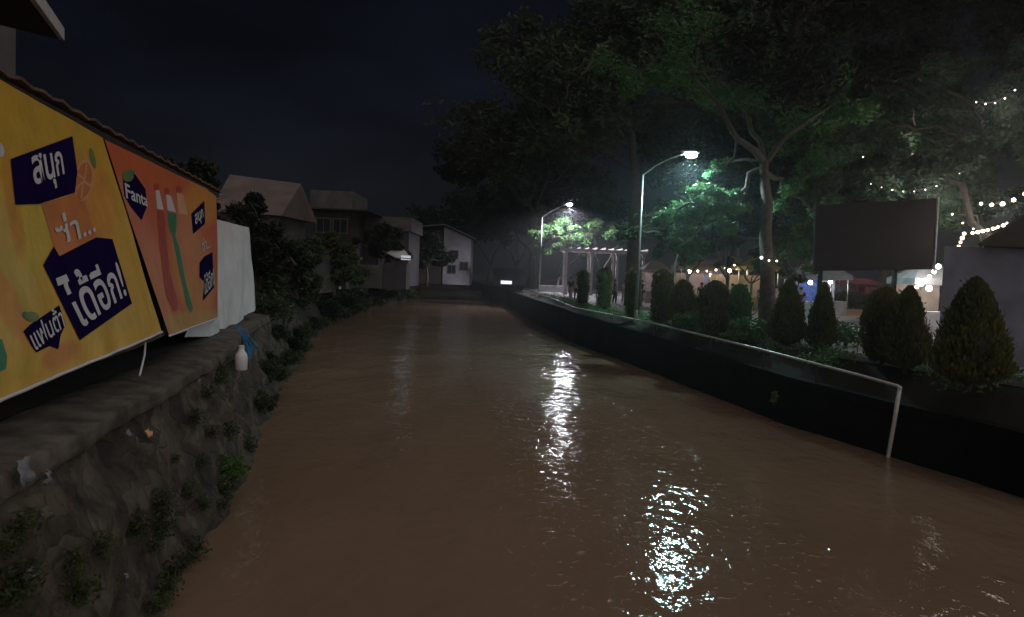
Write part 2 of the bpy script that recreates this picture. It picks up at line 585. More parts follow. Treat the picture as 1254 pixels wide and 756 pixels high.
# promenade paving, plaza and lawn
inner = offset(RBs, 2.6)
pv = MB()
sel = [p for p in inner if 6 < p.y < 100]
vs, fs = [], []
for p in sel:
    vs += [(p.x, p.y, GR + .004), (p.x + 22, p.y, GR + .004)]
for i in range(len(sel) - 1):
    fs.append((2 * i, 2 * i + 1, 2 * i + 3, 2 * i + 2))
pv.add(vs, fs)
tag(pv.build('promenade', M['paving']), kind='structure')
a_, b_, c_, d_ = atx(1000, 42, GR), atx(1075, 42, GR), atx(1090, 58, GR), atx(990, 58, GR)
mb = MB(); mb.slab([(a_.x, 42, GR + .012), (b_.x, 42, GR + .012), (c_.x, 58, GR + .012), (d_.x, 58, GR + .012)], .006)
tag(mb.build('terracotta_path', M['orange_paving']), kind='structure')

# ------------------------------------------------------------------ left river wall
LBs = resample([p for p in resample(LB, 1.0) if p.y < 31], .3)
n_ = normals(LBs)
prof = [(0.35, -1.0), (0.12, -.15), (.02, .15), (-.06, .45), (-.13, .75), (-.2, 1.05), (-.28, 1.35), (-.36, 1.62), (-.42, 1.74), (-.385, 1.77), (-.41, 1.93), (-.75, 1.97), (-1.05, 1.99), (-1.5, 1.9)]
mb = MB()
vs, fs = [], []
sub = []
for a, b in zip(prof, prof[1:]):
    for k in range(3):
        sub.append((a[0] + (b[0] - a[0]) * k / 3, a[1] + (b[1] - a[1]) * k / 3))
sub.append(prof[-1])
for i, p in enumerate(LBs):
    for (o, z) in sub:
        q = p + n_[i] * o
        amp = .18 if z < 1.75 else .06
        dn = amp * mnoise.noise((q.x * 1.7, q.y * 1.7, z * 2.2)) + .09 * mnoise.noise((q.x * 5, q.y * 5, z * 6)) * (amp / .17) + .1 * mnoise.noise((q.x * .4, q.y * .5, z))
        vs.append(q + n_[i] * dn + Vector((0, 0, z + (.022 if z > 1.75 else .03) * mnoise.noise((q.x * 3, q.y * 3, 9)))))
k = len(sub)
mb.v = vs
for i in range(len(LBs) - 1):
    for j in range(k - 1):
        mb.f.append((i * k + j, i * k + j + 1, (i + 1) * k + j + 1, (i + 1) * k + j))
        mb.mi.append(0 if sub[j][1] < 1.735 else 1)
lw = mb.build('river_wall', [M['stone'], M['conc']], origin=(LBs[8].x, LBs[8].y, 0), smooth=True)
tag(lw, 'rough mossy stone river wall with a worn concrete ledge below the banners', 'river wall')

# sloping earth bank further along
far = resample([p for p in resample(LB, 1.0) if p.y > 28], 1.0)
nf = normals(far)
mb = MB(); vs = []
pr = [(.5, -.8), (.1, -.1), (-.1, .3), (-.4, .8), (-.8, 1.3), (-1.3, 1.9), (-2.5, 1.93)]
for i, p in enumerate(far):
    for (o, z) in pr:
        q = p + nf[i] * (o + .35 * mnoise.noise((p.x * .5, p.y * .5, z)))
        vs.append(q + Vector((0, 0, z)))
k = len(pr); mb.v = vs
for i in range(len(far) - 1):
    for j in range(k - 1):
        mb.f.append((i * k + j, i * k + j + 1, (i + 1) * k + j + 1, (i + 1) * k + j)); mb.mi.append(0)
tag(mb.build('river_bank', M['earth'], smooth=True), kind='structure')

# ------------------------------------------------------------------ right river wall with coping and rail
wallp = resample([p for p in RB if p.y < 151], 1.0)
nw = normals(wallp)
mb = MB(); vs = []
pr = [(.0, -1), (.02, 0), (.05, .6), (.08, .92), (.03, .93), (.03, 1.12), (.34, 1.12), (.34, -1)]
for i, p in enumerate(wallp):
    for (o, z) in pr:
        vs.append(p + nw[i] * (o + .03 * mnoise.noise((p.x, p.y, z * 2))) + Vector((0, 0, z)))
k = len(pr); mb.v = vs
for i in range(len(wallp) - 1):
    for j in range(k - 1):
        mb.f.append((i * k + j + 1, i * k + j, (i + 1) * k + j, (i + 1) * k + j + 1)); mb.mi.append(0)
RISE = lambda y: .0 + max(0, min(1, (y - 14) / 26)) * .55
k_ = len(pr)
for i, p in enumerate(wallp):
    for j in range(3, 7):
        mb.v[i * k_ + j].z += RISE(p.y)
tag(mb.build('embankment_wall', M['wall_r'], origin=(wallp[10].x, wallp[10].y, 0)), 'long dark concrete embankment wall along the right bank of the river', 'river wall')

railp = offset(RB, .16)
rpx = [(1103, 474), (1050, 459), (1000, 446), (935, 429), (870, 413), (800, 396), (750, 386), (704, 377), (680, 367), (655, 359), (640, 356)]
rp = []
for x, y in rpx:
    h = hit_path(x, y, railp)
    if h: rp.append(h)
fp = offset(RB, -.07)
rp[0] = hit_path(1103, 474, fp)
foot = hit_path(1087, 562, fp)
foot2 = Vector((foot.x, foot.y, -.3))
rail = thing('handrail', (rp[0].x, rp[0].y, 0), 'long grey pipe handrail with a bent end post on the right bank wall', 'railing')
mb = MB()
mb.tube([rp[0] + (rp[1] - rp[0]) * .02 - Vector((0, 0, .09)), rp[0] + (rp[1] - rp[0]) * .05] + rp[1:], .034, 10)
mb.build('top_pipe', M['rail'], rail, smooth=True)
mb = MB(); mb.tube([foot2, foot, foot.lerp(rp[0], .5), rp[0] + (rp[1] - rp[0]) * .02 - Vector((0, 0, .05))], .042, 10)
mb.ball(rp[0] + (rp[1] - rp[0]) * .02 - Vector((0, 0, .03)), .05, 8)
mb.build('end_post', M['rail'], rail, smooth=True)
for i in range(2, len(rp)):
    mb = MB(); mb.tube([(rp[i].x + .02, rp[i].y, .9), (rp[i].x + .01, rp[i].y, rp[i].z)], .025, 8)
    mb.build('post', M['black_metal'], rail, smooth=True)

# dark pier block at the far end of the wall
mb = MB()
p = atx(621, 84, 0)
mb.box((p.x + .7, 84, .6), (2.4, 3.2, 2.8)); mb.box((p.x - .9, 82.6, .1), (2.2, 2.4, 1.2)); mb.box((p.x + .7, 84, 2.1), (2.7, 3.6, .2))
tag(mb.build('pier_block', M['wall_r'], origin=(p.x, 84, 0)), 'dark stepped concrete pier at the far end of the embankment', 'pier')

# ------------------------------------------------------------------ foliage
def leaf_quads(mb, c, r, n, size, sq=(1, 1, 1), rng=R, shell=0.35, droop=0.25):
    c = Vector(c)
    for _ in range(n):
        while True:
            d = Vector((rng.uniform(-1, 1), rng.uniform(-1, 1), rng.uniform(-1, 1)))
            if 0.05 < d.length < 1: break
        rad = (shell + (1 - shell) * rng.random() ** .6)
        d = d.normalized() * rad
        p = c + Vector((d.x * r * sq[0], d.y * r * sq[1], d.z * r * sq[2]))
        p += Vector((mnoise.noise(p * .9), mnoise.noise(p * .9 + Vector((7, 3, 1))), mnoise.noise(p * .9 + Vector((1, 9, 4))))) * r * .35
        a = Vector((rng.gauss(0, 1), rng.gauss(0, 1), rng.gauss(0, .7) - droop)).normalized()
        b = a.cross(Vector((rng.gauss(0, 1), rng.gauss(0, 1), rng.gauss(0, 1)))).normalized()
        s = size * rng.uniform(.6, 1.35)
        n3 = a.cross(b) * s * .12
        i = len(mb.v)
        mb.v += [p - a * s, p + b * s * .38 + n3, p + a * s, p - b * s * .38 + n3]
        mb.f.append((i, i + 1, i + 2, i + 3)); mb.mi.append(0)

def limb(mb, a, b, r0, r1, rng=R, n=6, wob=.06):
    a, b = Vector(a), Vector(b)
    L = (b - a).length
    pts = []
    for i in range(n + 1):
        t = i / n
        o = Vector((rng.uniform(-1, 1), rng.uniform(-1, 1), rng.uniform(-1, 1))) * L * wob * math.sin(math.pi * t)
        pts.append(a.lerp(b, t) + o + Vector((0, 0, L * .08 * math.sin(math.pi * t))))
    mb.tube(pts, [r0 + (r1 - r0) * i / n for i in range(n + 1)], 7)
    return pts

def tree(label, base, fork, clusters, lm, trunk_r=.3, leaf=.2, sq=(1, 1, .7), trunk_pts=None, extra=None, group=None, seed=1, name='tree', per=None, limbs=True):
    rng = random.Random(seed)
    t = thing(name, base, label, 'tree', group)
    tb = MB()
    pts = trunk_pts or [Vector(base) - Vector((0, 0, .2)), Vector(base).lerp(Vector(fork), .35) + Vector((rng.uniform(-.2, .2), 0, 0)), Vector(base).lerp(Vector(fork), .7), Vector(fork)]
    n = len(pts)
    tb.tube(pts, [trunk_r * (1.25 if i == 0 else 1 - .45 * i / (n - 1)) for i in range(n)], 12)
    for br in (extra or []):
        tb.tube(br[0], br[1], 8)
    cb = MB()
    nodes = [(pts[-1], -1), (pts[-1].lerp(pts[-2], .35), -1)]
    order = sorted(clusters, key=lambda q: (Vector(q[0]) - pts[-1]).length)
    base_n = len(nodes)
    for (c, r, k) in order:
        c = Vector(c)
        best = min(range(len(nodes)), key=lambda i: (nodes[i][0] - c).length + .35 * (nodes[i][0] - pts[-1]).length)
        nodes.append((c, best))
    load = [1] * len(nodes)
    for i in range(len(nodes) - 1, base_n - 1, -1):
        load[nodes[i][1]] += load[i]
    for i in range(base_n, len(nodes)):
        c, p = nodes[i]
        ra = min(trunk_r * .55, .022 + trunk_r * .13 * math.sqrt(load[i]))
        limb(tb, nodes[p][0], c, ra, max(.02, ra * .7), rng, 5, .09)
    for (c, r, k) in clusters:
        c = Vector(c)
        if limbs:
            for _ in range(3):
                e = c + Vector((rng.uniform(-1, 1), rng.uniform(-1, 1), rng.uniform(-.5, .8))) * r * .8
                limb(tb, c, e, .03, .008, rng, 3)
        ns = max(3, int(r * 2.2))
        for q in range(ns):
            d = Vector((rng.gauss(0, 1), rng.gauss(0, 1), rng.gauss(0, 1))).normalized()
            cc = c + Vector((d.x * sq[0], d.y * sq[1], d.z * sq[2])) * r * rng.uniform(.35, .85)
            leaf_quads(cb, cc, r * rng.uniform(.3, .55), k // ns, leaf, sq, rng, .1)
    tb.build('trunk', M['bark'], t, smooth=True)
    cb.build('crown', lm, t)
    return t

# hero forked tree behind the lamp
D = 29.0
hp = [at(941, 372, D), at(940, 330, D), at(937, 290, D), at(940, 250, D), at(935, 215, D), at(936, 196, D)]
hp[0] = Vector((hp[0].x, D, GR - .1))
brL = [at(936, 200, D), at(926, 186, D - .3), at(912, 176, D - .6), at(902, 169, D - .8), at(893, 154, D - .8), at(880, 128, D - .6), at(850, 95, D)]
brL2 = [at(903, 170, D - .8), at(901, 180, D - .2), at(899, 192, D + .7), at(888, 202, D + 1.6), at(876, 210, D + 2.0)]
brR = [at(938, 200, D), at(950, 182, D + .4), at(965, 165, D + .8), at(990, 148, D + 1.2), at(1030, 120, D + 2), at(1070, 70, D + 3)]
cl = []
rr = random.Random(3)
for (px, py, dd, r, k) in [
    (880, 206, 1.9, .42, 260), (868, 214, 2.2, .35, 160), (893, 198, 2.0, .3, 120), (852, 250, -.5, 1.1, 850), (880, 268, .3, 1.1, 850), (845, 290, .2, 1.0, 600), (815, 262, .8, 1.0, 500), (900, 248, .5, .9, 420),
    (868, 235, .6, .8, 350), (990, 215, 1.0, 1.5, 900), (1000, 262, 1.6, 1.2, 600), (965, 240, 1.4, 1.0, 420),
    (905, 120, 1, 2.0, 1000), (850, 90, 2, 2.4, 1100), (960, 110, 2, 2.4, 1100), (1010, 130, 3, 2.4, 1100), (930, 60, 3, 2.8, 1200), (860, 40, 3, 3.0, 1200), (790, 90, 4, 2.6, 1000), (1020, 50, 4, 3, 1200), (990, 180, 4, 2, 800)]:
    cl.append((at(px, py, D + dd), r, k))
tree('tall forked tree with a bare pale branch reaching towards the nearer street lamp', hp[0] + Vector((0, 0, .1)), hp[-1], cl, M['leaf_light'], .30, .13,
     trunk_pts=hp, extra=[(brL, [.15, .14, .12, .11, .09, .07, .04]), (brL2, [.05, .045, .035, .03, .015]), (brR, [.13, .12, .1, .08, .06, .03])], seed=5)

def umbrella_tree(label, px, Dd, spread, cz, n, lm, seed, trunk_r=.45, leaf=.24, k=1300, dy=1.0, fork_z=None, h=1.6, group=None, kk=1.0):
    rng = random.Random(seed)
    b = atx(px, Dd, GR)
    fz = fork_z or (cz - 3.5)
    cl = []
    n = int(n * 1.7)
    for i in range(n):
        a = 2.39996 * i + rng.random()
        q = math.sqrt((i + .5) / n)
        x, y = math.cos(a) * q * spread, math.sin(a) * q * spread * dy
        z = cz + h * (1 - q * q) * 1.6 + rng.uniform(-1.2, 1.0) * h
        cl.append(((b.x + x, Dd + y, z), spread * rng.uniform(.26, .42), int(k * kk)))
    return tree(label, b, (b.x + rng.uniform(-.5, .5), Dd, fz), cl, lm, trunk_r, leaf, seed=seed, group=group)

umbrella_tree('huge dark spreading tree over the plaza between the two street lamps', 775, 46, 10.5, 14.0, 17, M['leaf'], 11, .5, .22, 1700, h=2.8)
umbrella_tree('wide dark tree leaning over the river bend beyond the farther street lamp', 650, 90, 11.5, 14.5, 15, M['leaf_dark'], 12, .5, .36, 1700, h=4.0)
umbrella_tree('dense dark tree behind the billboard with glints of light among its leaves', 1085, 36, 6.0, 8.6, 14, M['leaf_right'], 13, .4, .16, 1800, h=2.6, fork_z=5)
umbrella_tree('leafy tree rising behind the pale wall at the right edge', 1215, 26, 4.6, 7.9, 13, M['leaf_right'], 14, .32, .13, 1800, h=2.0, fork_z=4.5)
umbrella_tree('great overhanging tree whose dark canopy fills the top right corner', 1290, 24, 9.5, 14.2, 19, M['leaf_brown'], 15, .5, .17, 2200, h=2.0)
umbrella_tree('tall dark tree in the middle of the plaza behind the market stalls', 900, 62, 10.5, 14.0, 15, M['leaf_dark'], 16, .45, .30, 1700, h=3.6)
umbrella_tree('dark tree filling the gap behind the stalls right of the forked tree', 985, 50, 6.5, 10.0, 12, M['leaf_dark'], 21, .35, .22, 1500, h=3.2)
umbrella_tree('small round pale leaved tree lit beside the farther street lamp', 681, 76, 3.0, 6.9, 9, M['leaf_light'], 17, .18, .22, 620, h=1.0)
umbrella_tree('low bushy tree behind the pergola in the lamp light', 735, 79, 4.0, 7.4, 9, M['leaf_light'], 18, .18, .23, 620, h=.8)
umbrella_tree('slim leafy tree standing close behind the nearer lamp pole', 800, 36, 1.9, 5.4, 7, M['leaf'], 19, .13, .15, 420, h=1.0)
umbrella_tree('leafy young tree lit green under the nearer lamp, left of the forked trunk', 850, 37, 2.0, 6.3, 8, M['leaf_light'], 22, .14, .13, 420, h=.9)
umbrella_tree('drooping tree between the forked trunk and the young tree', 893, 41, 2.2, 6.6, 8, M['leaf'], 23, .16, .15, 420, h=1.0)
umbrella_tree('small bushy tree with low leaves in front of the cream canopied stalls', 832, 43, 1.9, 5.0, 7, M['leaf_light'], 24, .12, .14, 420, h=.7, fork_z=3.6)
umbrella_tree('small bushy tree with low leaves just left of the forked trunk', 918, 41, 1.7, 4.9, 7, M['leaf'], 25, .12, .14, 420, h=.7, fork_z=3.5)
umbrella_tree('small bushy tree with low leaves just right of the forked trunk', 962, 39, 1.6, 4.9, 7, M['leaf_light'], 26, .12, .13, 420, h=.7, fork_z=3.5)
umbrella_tree('narrow tree with olive leaves to the left of the billboard', 981, 33, 1.1, 5.0, 9, M['hedge'], 20, .12, .14, 500, h=1.6)
# dark trees closing the river bend
for i, (px, Dd, sp, cz, lab) in enumerate([
    (560, 132, 9, 10.5, 'black tree crown at the river bend, furthest left of the bend trees'),
    (598, 140, 9, 14, 'tall black tree standing over the middle of the river bend'),
    (630, 118, 8, 12, 'black tree above the far light at the end of the river'),
    (655, 95, 7, 12.5, 'dark tree on the bend just left of the farther lamp post')]):
    umbrella_tree(lab, px, Dd, sp, cz, 10, M['leaf_dark'], 30 + i, .4, .5, 700, h=3.0, fork_z=5)

# ------------------------------------------------------------------ topiary row
def topiary(label, px, Dd, h, rad, shape, seed, n=2600, lm='topiary', leaf=.05):
    rng = random.Random(seed)
    b = atx(px, Dd, GR)
    n = int(n * 1.5); leaf *= .85
    t = thing('topiary_shrub', b, label, 'shrub', 'clipped shrubs along the embankment')
    st = MB(); st.tube([b + Vector((0, 0, -.1)), b + Vector((0, 0, .5 * h))], [.05, .03], 7); st.build('stem', M['bark'], t)
    core, fm = MB(), MB()
    def prof(u):
        if shape == 'cone':
            return rad * min(1, (u / .16) ** .5) * max(0, 1 - u) ** .62 * 1.12 if u > 0 else 0
        if shape == 'column':
            return rad * min(1, (u / .08) ** .5) * min(1, ((1 - u) / .10) ** .5 if u < 1 else 0)
        return rad * math.sin(math.pi * min(1, max(0, .06 + u * .94))) ** .55
    for _ in range(n):
        u = rng.random() ** .9
        a = rng.uniform(0, 2 * math.pi)
        r = prof(u) * (1 + .20 * mnoise.noise((math.cos(a) * 1.7, math.sin(a) * 1.7 + seed, u * 5))) * (rng.uniform(.72, 1.04) if rng.random() > .05 else rng.uniform(1.04, 1.16))
        if mnoise.noise((math.cos(a) * 2.6 + seed, math.sin(a) * 2.6, u * 6)) > .34 and rng.random() < .75: continue
        p = b + Vector((r * math.cos(a), r * math.sin(a), .06 + u * h))
        s = leaf * rng.uniform(.7, 1.5)
        nrm = Vector((math.cos(a), math.sin(a), .5 + rng.uniform(-.5, .7))).normalized()
        q = nrm.cross(Vector((rng.gauss(0, 1), rng.gauss(0, 1), rng.gauss(0, 1)))).normalized()
        up = (Vector((0, 0, 1)) + nrm * rng.uniform(.2, 1.2)).normalized()
        i = len(fm.v)
        fm.v += [p - up * s, p + q * s * .5, p + up * s * 1.2, p - q * s * .5]
        fm.f.append((i, i + 1, i + 2, i + 3)); fm.mi.append(0)
    core.lathe(b + Vector((0, 0, .08)), [(max(.01, prof(u / 12) * .8), u / 12 * h * .95) for u in range(0, 13)], 14)
    for _ in range(26):                       # stray shoots
        u = rng.uniform(.1, .97); a = rng.uniform(0, 2 * math.pi); r = prof(u) * .95
        p = b + Vector((r * math.cos(a), r * math.sin(a), .06 + u * h))
        d = Vector((math.cos(a) * .8, math.sin(a) * .8, rng.uniform(.3, 1.3))).normalized()
        for q in range(4):
            s = leaf * rng.uniform(.5, .9)
            c0 = p + d * leaf * (1 + q * .8)
            e = d.cross(Vector((rng.gauss(0, 1), rng.gauss(0, 1), rng.gauss(0, 1)))).normalized()
            i = len(fm.v)
            fm.v += [c0 - d * s, c0 + e * s * .5, c0 + d * s, c0 - e * s * .5]
            fm.f.append((i, i + 1, i + 2, i + 3)); fm.mi.append(0)
    o = fm.build('foliage', M[lm], t)
    for v_ in core.v:
        q_ = (v_ - b)
        k_ = 1 + .22 * mnoise.noise((q_.x * 2.4 + seed, q_.y * 2.4, q_.z * 3))
        v_.x = b.x + q_.x * k_; v_.y = b.y + q_.y * k_
    c = core.build('shaded_inner_growth', M['leaf_dark'], t, smooth=True)  # dark core colour paints the shade inside the leaf gaps
    return t
topiary('largest cone shaped shrub, olive green, in front of the pale wall', 1186, 13.3, 1.95, .70, 'cone', 41, 6500)
topiary('broad dark cone shrub below the right half of the billboard', 1108, 15.6, 1.75, .55, 'cone', 42, 4200)
topiary('rounded dark shrub half behind the broad cone under the billboard', 1080, 16.6, 1.72, .52, 'egg', 43, 3600)
topiary('slim dark cone shrub under the left post of the billboard', 1005, 19.4, 1.78, .42, 'cone', 44, 3200)
topiary('wide olive cone shrub in front of the forked tree, right side', 963, 20.4, 1.85, .56, 'cone', 45, 4200)
topiary('squat full cone shrub to the left of the lit round bush', 873, 23.3, 1.72, .60, 'egg', 46, 3800)
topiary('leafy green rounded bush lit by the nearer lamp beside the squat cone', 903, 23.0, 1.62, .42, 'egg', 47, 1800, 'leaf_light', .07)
topiary('small cone shrub just right of the blunt column shrub', 834, 25.6, 1.72, .50, 'egg', 48, 3000)
topiary('blunt column shrub just right of the nearer lamp pole', 809, 28.0, 2.1, .40, 'column', 49, 2600)
topiary('tall column shrub just left of the nearer lamp pole', 774, 31.0, 2.2, .30, 'column', 50, 2200)
topiary('dark column shrub in front of the middle of the pergola', 739, 38.5, 2.2, .42, 'column', 51, 1900)
topiary('dark column shrub in front of the left end of the pergola', 713, 42.0, 2.1, .36, 'column', 52, 1600)

# low planting strip on top of the embankment (nobody could count the plants)
mb = MB()
edge = [p for p in offset(RBs, .85) if 7 < p.y < 62]
for p in edge:
    for q in range(3):
        leaf_quads(mb, (p.x + R.uniform(-.35, .35), p.y + R.uniform(-1, 1), GR - .02), .3, 60, .055, (1, 1.5, .7), R, .2)
edge = [p for p in offset(RBs, 1.9) if 9 < p.y < 62]
for p in edge:
    for q in range(5):
        leaf_quads(mb, (p.x + R.uniform(-.7, .9), p.y + R.uniform(-1, 1), GR + .06), .36, 75, .06, (1.2, 1.5, .6), R, .1)
tag(mb.build('ground_cover', M['leaf_light']), kind='stuff', label='low dark ground cover along the top of the embankment', cat='ground cover')
# lit low plants near the nearer lamp
for i, (px, Dd, s, lab) in enumerate([(845, 24.6, .5, 'low leafy plant lit green at the foot of the small cone shrub'), (918, 21.6, .55, 'low leafy plant lit green between two cone shrubs, nearest the forked tree'), (1035, 21, .5, 'low green plant in the gap under the billboard')]):
    b = atx(px, Dd, GR)
    t = thing('low_plant', b, lab, 'plant', 'low plants between the shrubs')
    fm = MB(); leaf_quads(fm, b + Vector((0, 0, .35)), s, 420, .09, (1.2, 1, .7), R, .2); fm.build('foliage', M['leaf_light'], t)
    sm = MB(); [sm.tube([b, b + Vector((R.uniform(-.3, .3), R.uniform(-.2, .2), .45))], .012, 5) for _ in range(6)]; sm.build('stem', M['bark'], t)

# ------------------------------------------------------------------ street lamps
def lamp(label, px0, py0, pxh, pyh, Dd, lm, lcol, power):
    top = at(px0, py0, Dd); head = at(pxh, pyh, Dd)
    b = Vector((top.x, Dd, GR))
    t = thing('street_lamp', b, label, 'street lamp', 'street lamps on the embankment')
    mb = MB(); mb.lathe(b, [(.16, 0), (.16, .03), (.09, .05), (.085, .4), (.075, .42)], 14); mb.build('base', M['pole'], t)
    mb = MB(); mb.tube([b + Vector((0, 0, .3)), b.lerp(top, .5), top], [.075, .065, .05], 12); mb.build('pole', M['pole'], t, smooth=True)
    mb = MB(); pts = [top + Vector((0, 0, -.1)), top + Vector((.1, 0, .05))] + [top.lerp(head, u) + Vector((0, 0, .12 * math.sin(math.pi * u) + .04)) for u in (.25, .5, .75, .9)]
    mb.tube(pts, .03, 8); mb.build('arm', M['pole'], t, smooth=True)
    hd = MB()
    d = (head - top); d.z = 0; d.normalize()
    prof = [(-.42, .05, .03), (-.3, .11, .07), (0, .15, .09), (.3, .14, .07), (.4, .08, .03)]
    vs = []
    for (u, hw, hh) in prof:
        c = head + d * u + Vector((0, 0, .06))
        for k in range(10):
            a = 2 * math.pi * k / 10
            vs.append(c + Vector((0, 1, 0)) * math.cos(a) * hw + Vector((0, 0, max(-.02, math.sin(a) * hh))))
    fs = [(i * 10 + k, i * 10 + (k + 1) % 10, (i + 1) * 10 + (k + 1) % 10, (i + 1) * 10 + k) for i in range(4) for k in range(10)] + [tuple(range(9, -1, -1)), tuple(range(40, 50))]
    hd.add(vs, fs)
    h = hd.build('lamp_head', M['pole'], t, smooth=True)
    ln = MB(); ln.ball(head + d * .05 + Vector((0, 0, -.05)), .21, 12, (1.25, .8, .75)); ln.build('lens', lm, h, smooth=True)
    l = bpy.data.lights.new('lamp_light', 'SPOT'); l.spot_size = math.radians(168); l.spot_blend = .35; l.energy = power; l.color = lcol; l.shadow_soft_size = .22
    lo = bpy.data.objects.new('lamp_light', l); lo.location = head + Vector((.05, -.02, -.34)); COL.objects.link(lo)
    return t
lamp('nearer street lamp with bluish white light on a tall slim pole', 787, 214, 845, 188, 30.5, M['lamp_teal'], (.58, .97, 1), 1700)
lamp('farther street lamp with lilac white light on a tall slim pole', 664, 266, 697, 250, 73, M['lamp_lilac'], (.93, .91, 1), 7500)

# ------------------------------------------------------------------ billboard (seen from behind)
D = 24.0
c = [at(997, 332, D), at(1142, 330, D), at(1147, 243, D), at(999, 252, D)]
bx = c[0].lerp(c[1], .5)
bb = thing('billboard', (bx.x, D, GR), 'large dark billboard seen from behind with a thin pale frame pole on its right edge', 'billboard')
mb = MB(); mb.slab(c, .12); mb.build('panel', M['board_back'], bb)
for u in (0.09, .72):
    lo, hi = c[0].lerp(c[1], u), c[3].lerp(c[2], u)
    mb = MB(); mb.beam((lo.x, D + .25, GR), (hi.x, D + .25, hi.z - .2), .12, .12); mb.build('post', M['black_metal'], bb)
mb = MB(); mb.tube([c[1] + Vector((.04, -.03, -.1)), c[2] + Vector((.04, -.03, .05))], .035, 8); mb.build('frame_pole', M['pole'], bb)
for u in (.02, .98):
    mb = MB(); mb.beam(c[0].lerp(c[3], u) + Vector((.1, -.03, 0)), c[1].lerp(c[2], u) + Vector((-.1, -.03, 0)), .05, .05); mb.build('crossbar', M['board_back'], bb)

# ------------------------------------------------------------------ pale building on the right
D = 17.0
x0 = at(1150, 400, D).x
zt = at(1200, 303, D).z
pb = thing('pale_building', (x0 + 3, D, GR), 'pale bluish rendered building with a dark gable roof at the right edge', 'building')
mb = MB()
fl = [(x0, D), (x0 + 9, D), (x0 + 9, D + 2.5), (x0 * (D + 2.5) / D + .1, D + 2.5)]
mb.add([(x, y, z) for z in (GR, zt) for x, y in fl], [(3, 2, 1, 0), (4, 5, 6, 7)] + [(i, (i + 1) % 4, (i + 1) % 4 + 4, i + 4) for i in range(4)])
mb.build('wall', M['pale_wall'], pb)
ra, rb = at(1204, 302, D - .3), at(1262, 258, D - .3)
ridge = Vector((rb.x + 1.0, 0, rb.z + .62)); 
mb = MB()
for yy0, yy1 in ((D - .3, D + 1.2),):
    P = [(ra.x, yy0, zt + .02), (ridge.x, yy0, ridge.z), (ra.x + 2 * (ridge.x - ra.x), yy0, zt + .02)]
    Q = [(a * yy1 / yy0 + .05, yy1, z - .1) for a, _, z in P]
    mb.add(P + Q, [(0, 1, 2), (5, 4, 3), (0, 3, 4, 1), (1, 4, 5, 2), (0, 2, 5, 3)])
mb.build('roof', M['dark'], pb)
mb = MB(); mb.beam((ra.x - .1, D - .34, zt + .03), (ridge.x, D - .34, ridge.z + .06), .08, .09); mb.build('bargeboard', M['dark'], pb)
# ------------------------------------------------------------------ pergola
D = 70.0
p0, p1 = atx(692, D, GR), atx(786, D, GR)
zb = at(735, 309, D).z
pg = thing('pergola', ((p0.x + p1.x) / 2, D, GR), 'white flat topped pergola in the lamp light of the plaza', 'pergola')
for yy in (D, D + 3.2):
    for u in (0, .33, .66, 1):
        x = p0.x + (p1.x - p0.x) * u
        mb = MB(); mb.box((x, yy, (GR + zb) / 2), (.26, .26, zb - GR)); mb.box((x, yy, GR + .12), (.4, .4, .24)); mb.box((x, yy, zb - .1), (.42, .42, .14)); mb.build('column', M['pergola'], pg)
for yy in (D, D + 3.2):
    mb = MB(); mb.box(((p0.x + p1.x) / 2, yy, zb + .12), (p1.x - p0.x + 1.0, .2, .26)); mb.build('beam', M['pergola'], pg)
for i in range(11):
    x = p0.x - .3 + (p1.x - p0.x + .6) * i / 10
    mb = MB(); mb.box((x, D + 1.6, zb + .35), (.12, 4.6, .18)); mb.build('rafter', M['pergola'], pg)

# ------------------------------------------------------------------ market stalls
def bulb(parent, p, m, r):
    mb = MB(); mb.ball(p, r, 8); o = mb.build('bulb', m, parent, smooth=True); return o
def stall(label, px, Dd, wid, h, cm, bm, power, col, goods):
    b = atx(px, Dd, GR)
    t = thing('market_stall', b, label, 'market stall', 'lit market stalls on the plaza')
    for sx in (-1, 1):
        for sy in (-1, 1):
            mb = MB(); mb.tube([b + Vector((sx * wid / 2, sy * .9, 0)), b + Vector((sx * wid / 2, sy * .9, h - .3))], .03, 6); mb.build('post', M['pole'], t)
    cp = MB(); e = wid / 2 + .2
    cp.add([b + Vector(v) for v in ((-e, -1.1, h - .35), (e, -1.1, h - .35), (e, 1.1, h - .35), (-e, 1.1, h - .35), (-e * .35, 0, h + .25), (e * .35, 0, h + .25), (-e, -1.1, h - .6), (e, -1.1, h - .6), (e, 1.1, h - .6), (-e, 1.1, h - .6))],
           [(0, 1, 5, 4), (1, 2, 5), (2, 3, 4, 5), (3, 0, 4), (6, 7, 1, 0), (7, 8, 2, 1), (8, 9, 3, 2), (9, 6, 0, 3)])
    cp.build('canopy', M[cm], t)
    mb = MB(); mb.box(b + Vector((0, -.6, .45)), (wid * .94, .7, .9)); mb.build('counter', M[cm], t)
    mb = MB(); mb.box(b + Vector((0, .85, 1.2)), (wid * .96, .04, 2.2)); mb.build('back_sheet', M[goods], t)
    bl = bulb(t, b + Vector((R.uniform(-.3, .3), -.5, h - .75)), M[bm], .12)
    l = bpy.data.lights.new('stall_light', 'POINT'); l.energy = power * .6; l.color = col; l.shadow_soft_size = .15
    lo = bpy.data.objects.new('stall_light', l); lo.location = b + Vector((0, -.75, h - .95)); COL.objects.link(lo)
    return t
stall('market stall with a cream canopy and warm bulb, left of the squat cone shrub', 846, 48, 2.0, 3.1, 'stall_cream', 'bulb_warm', 45, (1, .75, .5), 'stall_lilac')
stall('market stall with a lilac back sheet glowing between the tree trunks', 864, 52, 1.5, 3.0, 'stall_lilac', 'bulb_white', 50, (.9, .85, 1), 'stall_lilac')
